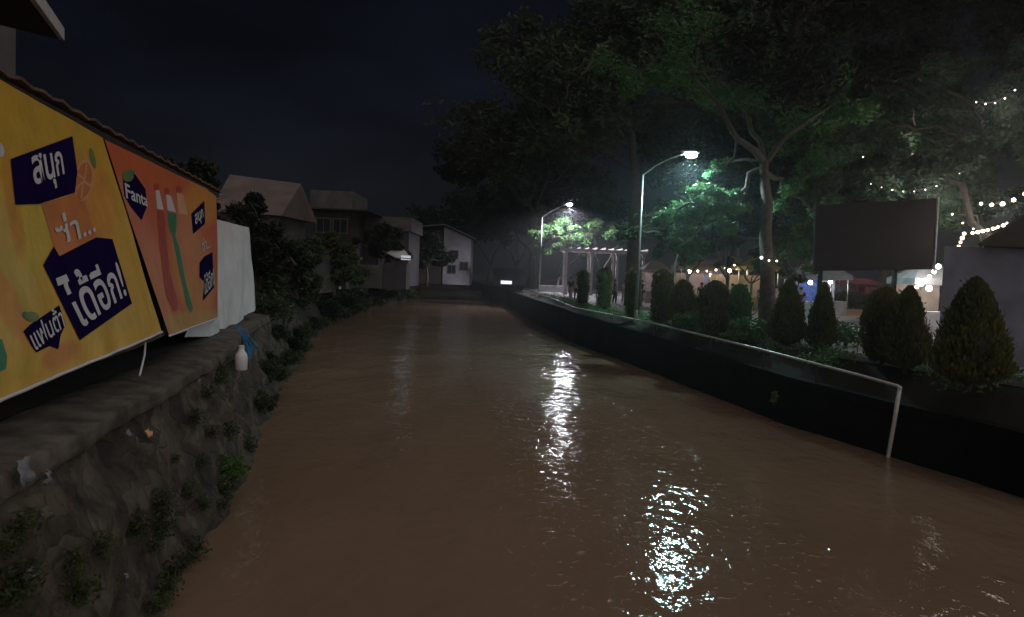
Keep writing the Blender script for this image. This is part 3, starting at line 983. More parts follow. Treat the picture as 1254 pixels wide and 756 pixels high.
stall('market stall with the brightest warm lamp behind the squat cone shrub', 889, 48, 2.0, 3.3, 'stall_cream', 'bulb_white', 130, (1, .78, .55), 'stall_cream')
stall('market stall with a bright yellow back sheet left of the forked tree', 926, 46, 1.9, 3.2, 'stall_yellow', 'bulb_warm', 60, (1, .82, .5), 'stall_cream')
stall('market stall hung with blue cloth left of the billboard post', 986, 40, 1.9, 2.7, 'stall_white', 'bulb_white', 70, (.85, .9, 1), 'blue_cloth')
stall('white market stall behind the left billboard post', 1012, 44, 1.6, 2.8, 'stall_white', 'bulb_white', 70, (.9, .9, 1), 'stall_white')
stall('brightly lit white stall at the right end of the billboard', 1133, 30, 2.0, 2.6, 'stall_white', 'bulb_white', 120, (1, .88, .82), 'stall_cream')
stall('small warm stall beyond the column shrubs to the right of the pergola', 800, 54, 1.6, 2.9, 'stall_cream', 'bulb_warm', 40, (1, .85, .7), 'stall_lilac')
# white draped table near the farther lamp
b = atx(678, 72, GR)
tb = thing('draped_table', b, 'long low table with a white cloth beside the farther lamp pole', 'table')
mb = MB(); mb.box(b + Vector((0, 0, .72)), (3.0, .8, .06)); mb.build('tabletop', M['dark'], tb)
mb = MB(); mb.slab([b + Vector((-1.55, -.43, .76)), b + Vector((1.55, -.43, .76)), b + Vector((1.55, .43, .76)), b + Vector((-1.55, .43, .76))], .012); mb.slab([b + Vector((-1.55, -.43, .12)), b + Vector((1.55, -.43, .12)), b + Vector((1.55, -.43, .745)), b + Vector((-1.55, -.43, .745))], .012); mb.build('cloth', M['stall_white'], tb)
for sx in (-1.3, 1.3):
    for sy in (-.3, .3):
        mb = MB(); mb.tube([b + Vector((sx, sy, 0)), b + Vector((sx, sy, .7))], .025, 6); mb.build('leg', M['pole'], tb)

# ------------------------------------------------------------------ red covered truck behind the clipped hedge
D = 64.0
b = atx(1056, D, GR)
tr = thing('covered_pickup_truck', b, 'maroon covered pickup truck parked behind the clipped hedge', 'truck')
mb = MB()
pr = [(-2.5, .5), (2.5, .5), (2.5, 1.05), (1.75, 1.15), (1.25, 1.85), (-.3, 1.85), (-.3, 1.1), (-2.5, 1.1)]
vs = [b + Vector((x, -.85, z)) for x, z in pr] + [b + Vector((x, .85, z)) for x, z in pr]
k = len(pr)
mb.add(vs, [tuple(range(k - 1, -1, -1)), tuple(range(k, 2 * k))] + [(i, (i + 1) % k, (i + 1) % k + k, i + k) for i in range(k)])
mb.build('body', M['red_paint'], tr)
mb = MB(); mb.box(b + Vector((-1.2, 0, 2.35)), (2.8, 1.8, .5)); mb.box(b + Vector((.3, 0, 2.25)), (1.3, 1.6, .35)); mb.build('roof', M['red_paint'], tr)
for x in (-2.5, -1.7, -.9, -.1):
    for y in (-.84, .84):
        mb = MB(); mb.tube([b + Vector((x, y, 1.1)), b + Vector((x, y, 2.15))], .03, 6); mb.build('roof_post', M['red_paint'], tr)
for x in (-1.6, 1.6):
    for y in (-.8, .8):
        wl = MB(); wl.lathe(b + Vector((x, y, .36)), [(.2, -.1), (.34, -.1), (.36, -.06), (.36, .06), (.34, .1), (.2, .1)], 18, 'Y'); o = wl.build('wheel', M['tyre'], tr)
        rm = MB(); rm.lathe(b + Vector((x, y, .36)), [(.19, -.105), (.19, .105)], 14, 'Y'); rm.build('rim', M['pole'], o)
mb = MB(); mb.slab([b + Vector((.1, -.856, 1.2)), b + Vector((1.5, -.856, 1.2)), b + Vector((1.15, -.856, 1.75)), b + Vector((.1, -.856, 1.75))], .004); mb.build('window', M['glass_dark'], tr)
for y in (-.6, .6):
    mb = MB(); mb.box(b + Vector((2.52, y, .9)), (.05, .28, .18)); mb.build('headlight', M['white_paint'], tr)

hb = atx(1052, 59, GR)
mb = MB()
for i in range(42):
    x = hb.x - 4.2 + 8.4 * i / 41
    leaf_quads(mb, (x, 59 + R.uniform(-.2, .2), GR + .72), .72, 240, .12, (.55, .7, 1.0), R, .25)
t = thing('clipped_hedge', hb, 'long clipped olive hedge in front of the maroon truck', 'hedge')
mb.build('foliage', M['hedge'], t)
mb = MB()
for i in range(14):
    x = hb.x - 4 + 8 * i / 13
    mb.tube([(x, 59, GR), (x + R.uniform(-.1, .1), 59, GR + .9)], .03, 5)
mb.build('stem', M['bark'], t)

# lights in the plaza trees: string of bulbs, individual fairy lights
def string(label, pts, m, n, r, sag=.15, power=0):
    a, b = Vector(pts[0]), Vector(pts[1])
    t = thing('string_lights', a, label, 'string lights', 'strings of lights in the trees')
    L = [a.lerp(b, i / 16) - Vector((0, 0, sag * math.sin(math.pi * i / 16))) for i in range(17)]
    mb = MB(); mb.tube(L, .008, 5); mb.build('cable', M['black_metal'], t)
    for i in range(n):
        u = (i + .5) / n
        p = a.lerp(b, u) - Vector((0, 0, sag * math.sin(math.pi * u) + .04))
        bulb(t, p, m, r * R.uniform(.75, 1.25))
    if power:
        l = bpy.data.lights.new('string_fill_light', 'POINT'); l.energy = power; l.color = (1, .95, .84); l.shadow_soft_size = .5  # added fill, stronger than the bulbs, to brighten nearby foliage
        lo = bpy.data.objects.new('string_fill_light', l); lo.location = a.lerp(b, .5) + Vector((0, -.1, -.25 - sag)); COL.objects.link(lo)
string('dense string of bright bulbs along the bargeboard of the pale building', (at(1188, 284, 18.4), at(1232, 273, 18.4)), M['bulb_warm'], 7, .036, .03, 4)
string('string of warm bulbs high at the right edge, above the bright string', (at(1195, 247, 25), at(1262, 232, 25)), M['bulb_warm'], 5, .06, .25, 110)
string('loose string of tiny bulbs between billboard and pale building', (at(1160, 255, 23), at(1240, 268, 23)), M['bulb_small'], 6, .03, .5, 40)
string('short dangling string of bulbs at the corner of the pale building', (at(1182, 282, 20), at(1173, 303, 20)), M['bulb_small'], 4, .045, 0)
string('cluster string of bright bulbs on the lit stall at the end of the billboard', (at(1120, 352, 28.5), at(1152, 322, 28.5)), M['bulb_white'], 6, .08, .1, 30)
string('string of tiny bulbs through the dark tree above the billboard', (at(1052, 190, 28.6), at(1168, 128, 28.6)), M['bulb_small'], 11, .024, .9, 150)
string('string of tiny bulbs in the leaves at the upper right edge', (at(1190, 122, 20.6), at(1262, 88, 20.6)), M['bulb_small'], 6, .020, .4, 80)
string('string of tiny bulbs low across the dark tree behind the billboard', (at(1060, 222, 28.4), at(1225, 168, 28.4)), M['bulb_small'], 12, .022, 1.1, 130)
string('faint string of bulbs between the pergola and the nearer lamp', (at(768, 283, 40), at(778, 286, 40)), M['bulb_small'], 3, .06, 0)
string('string of small bulbs on the trunk of the forked tree', (at(928, 312, 28.5), at(956, 318, 28.5)), M['bulb_small'], 3, .05, .1)
string('low string of warm bulbs over the stalls by the squat cone shrub', (at(838, 330, 45), at(905, 322, 45)), M['bulb_warm'], 6, .055, .25)

# ------------------------------------------------------------------ people
def skin_mesh(name, joints, edges, m, parent, sub=1):
    me = bpy.data.meshes.new(name)
    me.from_pydata([j[0] for j in joints], edges, [])
    o = bpy.data.objects.new(name, me)
    COL.objects.link(o)
    md = o.modifiers.new('skin', 'SKIN')
    for i, j in enumerate(joints):
        me.skin_vertices[0].data[i].radius = (j[1], j[2] if len(j) > 2 else j[1])
    me.skin_vertices[0].data[0].use_root = True
    ss = o.modifiers.new('sub', 'SUBSURF'); ss.levels = sub; ss.render_levels = sub
    bpy.context.view_layer.update()
    dg = bpy.context.evaluated_depsgraph_get()
    nm = bpy.data.meshes.new_from_object(o.evaluated_get(dg))
    bpy.data.objects.remove(o)
    nm.materials.clear()
    nm.materials.append(m)
    nm.polygons.foreach_set("use_smooth", [True] * len(nm.polygons))
    r = bpy.data.objects.new(name, nm)
    COL.objects.link(r)
    r.parent = parent
    return r
def person(label, px, Dd, H, shirt, trousers, rz, step=.12, bend=0.1, carry=False):
    b = atx(px, Dd, GR)
    t = thing('person', b, label, 'person', 'people on the plaza')
    t.rotation_euler = (0, 0, rz)
    k = H / 1.7
    J = lambda x, y, z: (x * k, y * k, z * k)
    fa = -.16 if not carry else -.30
    body = [(J(0, 0, .92), .13 * k, .10 * k), (J(0, 0, 1.15), .125 * k, .095 * k), (J(0, -.02, 1.36), .15 * k, .10 * k), (J(0, -.02, 1.46), .055 * k), (J(0, -.035, 1.56), .085 * k, .095 * k), (J(0, -.04, 1.64), .075 * k, .085 * k),
            (J(.18, -.01, 1.38), .055 * k), (J(.23, .0, 1.10), .042 * k), (J(.22, fa, .88 + (.15 if carry else 0)), .03 * k), (J(.22, fa - .07, .82 + (.15 if carry else 0)), .035 * k, .02 * k),
            (J(-.18, -.01, 1.38), .055 * k), (J(-.23, .0, 1.10), .042 * k), (J(-.22, -.10, .86), .03 * k), (J(-.22, -.14, .79), .035 * k, .02 * k),
            (J(.09, 0, .86), .085 * k), (J(.10, -step, .48), .06 * k), (J(.10, -step * .7, .09), .04 * k), (J(.11, -step - .12, .03), .035 * k, .03 * k),
            (J(-.09, 0, .86), .085 * k), (J(-.10, step * .3, .48), .06 * k), (J(-.10, step, .09), .04 * k), (J(-.11, step - .13, .03), .035 * k, .03 * k)]
    ed = [(0, 1), (1, 2), (2, 3), (3, 4), (4, 5), (2, 6), (6, 7), (7, 8), (8, 9), (2, 10), (10, 11), (11, 12), (12, 13), (0, 14), (14, 15), (15, 16), (16, 17), (0, 18), (18, 19), (19, 20), (20, 21)]
    skin_mesh('body', body, ed, M['skin'], t)
    g = 1.16
    sel = [0, 1, 2, 6, 7, 10, 11]
    js = [(body[i][0], body[i][1] * g + .008, (body[i][2] if len(body[i]) > 2 else body[i][1]) * g + .008) for i in sel]
    js[4] = (tuple(Vector(body[6][0]).lerp(Vector(body[7][0]), .6)), .06 * k); js[6] = (tuple(Vector(body[10][0]).lerp(Vector(body[11][0]), .6)), .06 * k)
    skin_mesh('shirt', js, [(0, 1), (1, 2), (2, 3), (3, 4), (2, 5), (5, 6)], M[shirt], t)
    sel = [0, 14, 15, 16, 18, 19, 20]
    js = [(body[i][0], body[i][1] * g + .01, (body[i][2] if len(body[i]) > 2 else body[i][1]) * g + .01) for i in sel]
    skin_mesh('trousers', js, [(0, 1), (1, 2), (2, 3), (0, 4), (4, 5), (5, 6)], M[trousers], t)
    hm = MB(); prof = [(.098 * k, -.02 * k), (.104 * k, .03 * k), (.085 * k, .085 * k), (.03 * k, .115 * k)]
    o = hm
    o.lathe((0, 0, 0), prof, 12)
    hm.v = [v + Vector(J(0, -.02, 1.60)) + Vector((0, .012 * k, 0)) for v in hm.v]
    me = hm.build('hair', M['hair'], None, smooth=True)
    me.parent = t
    return t
person('person in a black top and pale trousers at the left end of the pergola', 698, 50, 1.72, 'shirt_black', 'trouser_pale', 2.6)
person('person in a pink top beside the figure in black at the pergola', 706, 51, 1.66, 'shirt_pink', 'trouser_navy', -2.4)
person('person in a blue top walking between the two dark column shrubs', 752, 47, 1.68, 'shirt_blue', 'trouser_navy', 1.4, carry=True)
person('person in a white top in front of the right end of the pergola', 764, 50, 1.65, 'shirt_white', 'trouser_pale', .3)
person('person in a dark top standing at the warm stall left of the squat cone', 858, 43, 1.7, 'shirt_black', 'trouser_navy', 3.0, carry=True)
person('person in a pale top in front of the yellow stall', 912, 42, 1.68, 'shirt_white', 'trouser_navy', 2.2)
person('person in a pink top just right of the forked tree trunk', 949, 40, 1.65, 'shirt_pink', 'trouser_navy', -.6)

person('person in a white top at the left edge of the brightest stall', 879, 45, 1.66, 'shirt_white', 'trouser_navy', 2.0)
person('person in a black top beside the bulb of the brightest stall', 896, 44, 1.72, 'shirt_black', 'trouser_navy', -2.0, carry=True)
person('person in a blue top under the yellow canopy', 931, 44, 1.7, 'shirt_blue', 'trouser_navy', 2.8)
person('person in a black top in front of the blue cloth stall', 979, 37, 1.68, 'shirt_black', 'trouser_navy', 3.0)
person('person in a pink top at the small warm stall right of the pergola', 822, 50, 1.64, 'shirt_pink', 'trouser_pale', 1.2)
person('person in a dark top walking past the right posts of the pergola', 786, 53, 1.7, 'shirt_black', 'trouser_navy', -1.4)

# a tuft on the right bank wall
h = hit_path(950, 487, offset(RB, .0))
t = thing('weed_tuft', h, 'lone pale weed tuft growing on the dark embankment wall', 'plant')
fm = MB(); leaf_quads(fm, h + Vector((-.06, -.02, 0)), .2, 70, .05, (.5, .8, 1), R, .1, .4); fm.build('foliage', M['leaf_light'], t)
sm = MB(); [sm.tube([h + Vector((.05, 0, -.05)), h + Vector((-.1, R.uniform(-.1, .1), .08))], .006, 5) for _ in range(4)]; sm.build('stem', M['weed'], t)

# ------------------------------------------------------------------ advertising banners on the left
def patch(TL, TR, BR, BL, nu, nv, wave, sagb=0.0, bulge=0.0):
    vs = []
    for j in range(nv + 1):
        v = j / nv
        for i in range(nu + 1):
            u = i / nu
            p = TL.lerp(TR, u).lerp(BL.lerp(BR, u), v)
            n = (TR - TL).cross(BL - TL).normalized()
            if n.dot(EYE - p) < 0: n = -n
            e = min(u, 1 - u, .12) / .12
            p = p + n * (wave * (mnoise.noise((u * 5, v * 2.2, wave * 50)) + .5 * mnoise.noise((u * 13, v * 3, 3))) * (.25 + .75 * v) + bulge * math.sin(math.pi * u) * math.sin(math.pi * v))
            p.z += sagb * v * math.sin(math.pi * u)
            vs.append(p)
    fs = [(j * (nu + 1) + i, (j + 1) * (nu + 1) + i, (j + 1) * (nu + 1) + i + 1, j * (nu + 1) + i + 1) for j in range(nv) for i in range(nu)]
    return vs, fs

def art(blobs, base):
    def f(px, py):
        c = Vector(base)
        for (x, y, rx, ry, rot, col, al) in blobs:
            dx, dy = px - x, py - y
            cs, sn = math.cos(rot), math.sin(rot)
            a = (dx * cs + dy * sn) / rx; b = (-dx * sn + dy * cs) / ry
            d = math.sqrt(a * a + b * b)
            s = max(0, min(1, (1.25 - d) / .5)); s = s * s * (3 - 2 * s) * al
            c = c.lerp(Vector(col), s)
        n = .5 + .5 * mnoise.noise((px * .05, py * .05, 2))
        return c * (.88 + .2 * n)
    return f

def to_surface(px, py, bvh, off):
    d = ray(px, py).normalized()
    h = bvh.ray_cast(EYE, d)
    if h[0] is None:
        return None
    n = h[1]
    if n.dot(d) > 0: n = -n
    return h[0] + n * off

def quad_map(q):
    """homography unit square (0,0)BL (1,1)TR -> pixel quad TL,TR,BR,BL"""
    (x3, y3), (x2, y2), (x1, y1), (x0, y0) = q      # TL TR BR BL
    dx1, dx2, dx3 = x1 - x2, x3 - x2, x0 - x1 + x2 - x3
    dy1, dy2, dy3 = y1 - y2, y3 - y2, y0 - y1 + y2 - y3
    den = dx1 * dy2 - dx2 * dy1
    g = (dx3 * dy2 - dx2 * dy3) / den; h = (dx1 * dy3 - dx3 * dy1) / den
    a, b = x1 - x0 + g * x1, x3 - x0 + h * x3
    d, e = y1 - y0 + g * y1, y3 - y0 + h * y3
    return lambda u, v: ((a * u + b * v + x0) / (g * u + h * v + 1), (d * u + e * v + y0) / (g * u + h * v + 1))

def fine(bm, maxlen):
    for _ in range(7):
        es = [e for e in bm.edges if e.calc_length() > maxlen]
        if not es: break
        bmesh.ops.subdivide_edges(bm, edges=es, cuts=1)
        bmesh.ops.triangulate(bm, faces=bm.faces[:])

def decal_poly(acc, pts, bvh, off, mi):
    bm = bmesh.new()
    vs = [bm.verts.new((x, y, 0)) for x, y in pts]
    bm.faces.new(vs)
    bmesh.ops.triangulate(bm, faces=bm.faces[:])
    fine(bm, 9)
    emit_bm(acc, bm, lambda x, y: (x, y), bvh, off, mi)
def emit_bm(acc, bm, fn, bvh, off, mi):
    acc.cur = mi
    idx = {}
    for v in bm.verts:
        p = to_surface(*fn(v.co.x, v.co.y), bvh, off)
        idx[v] = p
    for f in bm.faces:
        ps = [idx[v] for v in f.verts]
        if any(p is None for p in ps): continue
        acc.add(ps, [tuple(range(len(ps)))])
    bm.free()
def decal_text(acc, s, quad, bvh, off, mi, bold=.012):
    cu = bpy.data.curves.new('lettering', 'FONT')
    cu.body = s; cu.size = 1; cu.offset = bold; cu.resolution_u = 4
    o = bpy.data.objects.new('lettering', cu)
    COL.objects.link(o)
    bpy.context.view_layer.update()
    me = bpy.data.meshes.new_from_object(o.evaluated_get(bpy.context.evaluated_depsgraph_get()))
    bpy.data.objects.remove(o)
    bm = bmesh.new(); bm.from_mesh(me)
    bmesh.ops.triangulate(bm, faces=bm.faces[:])
    xs = [v.co.x for v in bm.verts]; ys = [v.co.y for v in bm.verts]
    x0, x1, y0, y1 = min(xs), max(xs), min(ys), max(ys)
    fine(bm, .22)
    q = quad_map(quad)
    emit_bm(acc, bm, lambda x, y: q((x - x0) / (x1 - x0), (y - y0) / (y1 - y0)), bvh, off, mi)
def ellipse(x, y, rx, ry, rot=0, n=22):
    return [(x + rx * math.cos(t) * math.cos(rot) - ry * math.sin(t) * math.sin(rot), y + rx * math.cos(t) * math.sin(rot) + ry * math.sin(t) * math.cos(rot)) for t in [2 * math.pi * i / n for i in range(n)]]

def banner(label, corners, nu, nv, wave, artf, decals, texts, sagb=0.0):
    vs, fs = patch(*corners, nu, nv, wave, sagb)
    org = corners[3].lerp(corners[2], .5)
    t = thing('advertising_banner', org, label, 'banner', 'advertising banners on the river wall')
    mb = MB(); mb.add(vs, fs)
    o = mb.build('printed_sheet', M['print'], t, smooth=True)
    ca = o.data.color_attributes.new('print', 'FLOAT_COLOR', 'POINT')
    for i, v in enumerate(vs):
        c = artf(*topx(v)); ca.data[i].color = (c.x, c.y, c.z, 1)
    bvh = BVHTree.FromPolygons(vs, fs)
    ms = [M[k] for k in ('ink_navy', 'ink_white', 'ink_green', 'ink_red', 'ink_orange', 'ink_peach', 'ink_leaf')]
    ac = MB()
    for L, mi, pts in decals:
        decal_poly(ac, pts, bvh, .004 + .003 * L, mi)
    ac.build('printed_shapes', ms, t)
    ac = MB()
    for s, q, mi, bold in texts:
        decal_text(ac, s, q, bvh, .016, mi, bold)
    ac.build('lettering', ms, t)
    # hem along the bottom
    hm = MB(); hm.tube([vs[nv * (nu + 1) + i] + Vector((.01, 0, -.015)) for i in range(nu + 1)], .016, 6); hm.build('hem', M['white'], t, smooth=True)
    return t

NAVY, WHITE, GREEN, RED, ORANGE, PEACH, OLIVE = range(7)
Yl = (.70, .42, .055); Og = (.70, .27, .05); Pk = (.66, .23, .15)
def banner_corner(px, py, s):
    """point on the line of the banner wall, s metres left of the eye, in picture column px"""
    return None
c1 = (at(-70, 58, 5.55), at(126, 169, 8.95), at(199, 405, 9.45), at(-70, 516, 4.6))
art1 = art([(30, 130, 120, 60, .5, (.62, .38, .05), .8), (2, 330, 40, 95, -.15, (.66, .48, .12), .9), (40, 290, 26, 50, -.2, (.66, .50, .07), .7), (16, 250, 9, 70, -.15, (.68, .30, .05), .8), (110, 250, 30, 60, -.2, Og, .75),
            (8, 370, 16, 60, -.5, (.66, .28, .06), .8), (75, 435, 26, 14, -.5, (.66, .28, .08), .9), (20, 455, 24, 12, -.5, (.55, .40, .05), .6), (140, 400, 40, 10, -.5, (.55, .38, .06), .5), (115, 190, 14, 20, 0, (.64, .36, .05), .6)], Yl)
dec1 = [
    (0, ORANGE, [(50, 250), (100, 236), (119, 296), (70, 315)]),
    (1, NAVY, [(12, 195), (88, 167), (94, 210), (91, 236), (47, 250), (46, 243), (18, 251)]),
    (1, NAVY, [(52, 325), (65, 302), (72, 314), (117, 291), (117, 300), (137, 293), (161, 372), (97, 417)]),
    (0, PEACH, ellipse(102, 221, 12, 26, .12)), (1, ORANGE, ellipse(102, 221, 9.5, 22, .12)),
    (2, PEACH, [(102, 222), (93, 214), (94, 212), (103, 219)]), (2, PEACH, [(102, 221), (111, 227), (110, 230), (101, 224)]), (2, PEACH, [(101, 221), (104, 201), (106, 201), (103, 222)]), (2, PEACH, [(102, 221), (99, 244), (97, 243), (100, 221)]), (2, PEACH, [(102, 222), (92, 233), (91, 231), (101, 220)]),
    (0, OLIVE, ellipse(113, 194, 3.2, 13, -.22)),
    (0, GREEN, [(-12, 412), (2, 416), (8, 436), (7, 452), (-12, 460)]),
    (0, WHITE, ellipse(0, 184, 4.5, 9, -.2)),
    (1, OLIVE, ellipse(38, 388, 9, 6, .2)), (0, GREEN, ellipse(31, 386, 5, 4, .5)),
    (0, NAVY, [(28, 406), (36, 398), (72, 374), (80, 398), (74, 410), (71, 428), (60, 424), (44, 432), (38, 424)]),
]
txt1 = [("สนุก", [(34, 190), (73, 184), (79, 225), (43, 242)], WHITE, .02), ("ซ่า...", [(62, 266), (110, 249), (116, 284), (71, 306)], WHITE, .012),
        ("ได้อีก!", [(64, 341), (139, 311), (154, 362), (96, 405)], WHITE, .016), ("แฟนต้า", [(29, 402), (70, 372), (78, 400), (42, 430)], WHITE, .012)]
banner('larger yellow advertising banner with navy speech boxes and Thai words', c1, 110, 56, .035, art1, dec1, txt1)

c2 = (at(128, 171, 9.0), at(265, 237, 16.2), at(268, 388, 15.2), at(207, 410, 9.6))
art2 = art([(150, 300, 40, 90, -.3, Pk, .8), (175, 205, 60, 22, .45, (.62, .14, .05), .8), (245, 250, 24, 30, .3, (.68, .28, .05), .9), (190, 350, 22, 60, -.3, (.66, .28, .15), .7), (235, 330, 24, 60, -.2, (.64, .32, .10), .7), (235, 395, 45, 14, -.1, (.55, .36, .12), .8), (225, 290, 16, 40, -.2, (.66, .24, .13), .7)], (.60, .14, .065))
dec2 = [
    (0, NAVY, [(150, 220), (154, 212), (164, 212), (178, 232), (180, 252), (173, 270), (160, 254), (152, 240)]),
    (1, OLIVE, ellipse(156, 216, 7, 7)), (1, GREEN, ellipse(160, 212, 4, 4)),
    (0, RED, [(192, 257), (200, 259), (204, 300), (207, 330), (218, 372), (217, 380), (212, 382), (203, 362), (198, 325), (195, 300)]),
    (0, GREEN, [(205, 260), (216, 262), (216, 280), (214, 288), (220, 306), (226, 340), (229, 352), (236, 378), (233, 384), (228, 372), (224, 352), (218, 325), (212, 292), (207, 280)]),
    (0, WHITE, [(190, 232), (195, 234), (200, 257), (192, 256)]), (0, WHITE, [(203, 238), (209, 240), (215, 260), (205, 258)]), (0, PEACH, [(216, 236), (224, 238), (230, 264), (218, 262)]),
    (1, RED, ellipse(191, 229, 3, 4)), (1, RED, ellipse(204, 234, 3.2, 4)), (1, RED, ellipse(219, 232, 3.4, 4)),
    (0, NAVY, [(234, 262), (250, 246), (251, 274), (236, 287)]),
    (0, NAVY, [(244, 322), (250, 314), (260, 309), (262, 352), (248, 369), (250, 345), (244, 340)]),
]
txt2 = [("Fanta", [(151, 224), (178, 239), (180, 254), (153, 243)], WHITE, .02), ("สนุก", [(237, 263), (247, 255), (249, 270), (239, 281)], WHITE, .02), ("ซ่า...", [(245, 292), (255, 287), (257, 303), (247, 309)], WHITE, .01), ("ได้อีก!", [(249, 337), (260, 325), (262, 348), (249, 363)], WHITE, .015)]
banner('smaller orange advertising banner with red and green bottles', c2, 70, 60, .03, art2, dec2, txt2)

# white sheet beyond the banners
cw = (at(262, 268, 16.4), at(305, 279, 20.6), at(313, 378, 20), at(266, 414, 15.9))
vs, fs = patch(*cw, 24, 30, .10, 0, .10)
mb = MB(); mb.add(vs, fs)
va, fa_ = patch(at(234, 387, 13.2), at(268, 386, 15.6), at(270, 412, 15.6), at(226, 413, 12.4), 16, 8, .04)
mb.add(va, fa_)
tag(mb.build('white_tarpaulin', M['white'], origin=cw[3], smooth=True), 'hanging white tarpaulin sheet just beyond the orange banner', 'tarpaulin')

# riverside shed that carries the banners
shed = thing('riverside_shed', at(60, 420, 8) + Vector((-1.5, 0, 0)), 'low shed with a rusty roof edge behind the banners', 'shed')
e0, e1 = at(-70, 54, 5.6), at(268, 236, 16.5)
mb = MB()
back = Vector((-4.5, -1.0, -.5))
n = 46
vs = []
for i in range(n + 1):
    p = e0.lerp(e1, i / n)
    z = .016 * (1 if i % 2 else -1) + .02 * mnoise.noise((i * .4, 0, 0))
    vs += [p + Vector((.05, 0, .05 + z)), p + back + Vector((0, 0, .05 + z)), p + Vector((.05, 0, .02 + z)), p + back + Vector((0, 0, .02 + z))]
fs = []
for i in range(n):
    a, b = 4 * i, 4 * i + 4
    fs += [(a, b, b + 1, a + 1), (a + 2, a + 3, b + 3, b + 2), (a, a + 2, b + 2, b)]
mb.add(vs, fs); mb.build('roof', M['roof_edge'], shed)
mb = MB(); mb.beam(e0 + Vector((-.03, 0, -.07)), e1 + Vector((-.03, 0, -.07)), .08, .09); mb.build('eave_board', M['dark'], shed)
g0, g1 = at(-70, 560, 4.9), at(268, 402, 16.8)
mb = MB(); mb.slab([Vector((g0.x - 1.05, g0.y, 1.9)), Vector((g1.x - .7, g1.y, 1.9)), e1 + Vector((-.5, 0, -.06)), e0 + Vector((-.5, 0, -.06))], .1); mb.build('wall', M['dark'], shed)
# small pole lying under the banner hem with loose cord
a, b_, = at(120, 440, 8.0), at(203, 408, 9.7)
mb = MB(); mb.tube([a, a.lerp(b_, .5) - Vector((0, 0, .02)), b_], .03, 8); tag(mb.build('bamboo_pole', M['conc'], origin=a, smooth=True), 'grey pole lying under the hem of the yellow banner', 'pole')
cpts = [at(178, 420, 8.9), at(177, 435, 8.7), at(174, 448, 8.45), at(171, 460, 8.3)]
mb = MB(); mb.tube(cpts, .012, 6); tag(mb.build('hanging_cord', M['white'], origin=cpts[-1]), 'thin white cord hanging from the pole under the yellow banner', 'cord')

# upstairs house at the top left corner
D = 9.6
hs = thing('tall_house', at(-20, 300, D + 2), 'tall house whose dark eave and white bargeboard show at the top left', 'house')
f0, f1 = at(18, -40, 7.3), at(76, 42, 10.6)
mb = MB(); mb.beam(f0 + (f0 - f1) * .4, f1, .06, .17); mb.build('bargeboard', M['white_paint'], hs)
mb = MB()
inn = Vector((-5.0, 1.0, 1.2))
q0, q1 = f0 + (f0 - f1) * .4 + Vector((-.05, 0, .02)), f1 + Vector((-.05, 0, .02))
mb.slab([q0, q1, q1 + inn, q0 + inn], .1); mb.build('roof', M['dark'], hs)
wx = at(19, 80, 11.8)
mb = MB(); mb.box((wx.x - 2.5, 11.3, 4.6), (5, 1, 6.0)); mb.build('wall', M['grey_house'], hs)

# ------------------------------------------------------------------ litter, plants on the left river wall
def wall_pt(px, py, off=.06):
    """point on the left river wall seen at the pixel"""
    d = ray(px, py).normalized()
    h = WBVH.ray_cast(EYE, d)
    if h[0] is None: return None, None
    nn = h[1] if h[1].dot(d) < 0 else -h[1]
    return h[0] + nn * off, nn
lo = lw.location
WBVH = BVHTree.FromPolygons([v.co + lo for v in lw.data.vertices], [tuple(p.vertices) for p in lw.data.polygons])

def scrap(px, py, w_, h_, label, seed, m='dull_white', name='plastic_scrap', cat='litter'):
    p, nn = wall_pt(px, py, .03)
    if p is None: return
    rng = random.Random(seed)
    u = nn.cross(Vector((0, 0, 1))).normalized(); v = u.cross(nn) if True else None
    if v.z < 0: v = -v
    mb = MB(); vs = []
    for j in range(5):
        for i in range(5):
            x, y = (i / 4 - .5) * w_ * (1 - .3 * rng.random()), (j / 4 - .5) * h_ * (1 - .3 * rng.random())
            vs.append(p + u * x + v * y + nn * (rng.uniform(0, .05) + .02))
    mb.add(vs, [(j * 5 + i, j * 5 + i + 1, j * 5 + i + 6, j * 5 + i + 5) for j in range(4) for i in range(4)])
    o = mb.build(name, M[m], origin=p, smooth=True)
    so_ = o.modifiers.new('thick', 'SOLIDIFY'); so_.thickness = .006
    return tag(o, label, cat, 'litter caught on the river wall')
scrap(17, 580, .20, .22, 'crumpled white plastic bag on the ledge under the yellow banner', 1, name='plastic_bag')
scrap(45, 586, .12, .10, 'greyish wrapper right beside the crumpled white bag', 2)
scrap(150, 535, .07, .09, 'small pale scrap high on the wall below the yellow banner', 3)
scrap(175, 534, .10, .10, 'pinkish bent scrap to the right of the small pale scrap', 4, 'ink_peach')
scrap(24, 703, .09, .08, 'white paper scrap low on the wall at the left edge', 5)
scrap(238, 468, .05, .05, 'tiny white scrap near the top of the wall below the orange banner', 6)
scrap(46, 635, .10, .12, 'grey faded scrap on the mossy wall above the paper scrap', 7, 'conc')
scrap(143, 711, .05, .05, 'tiny pale scrap among weeds low on the wall', 8)

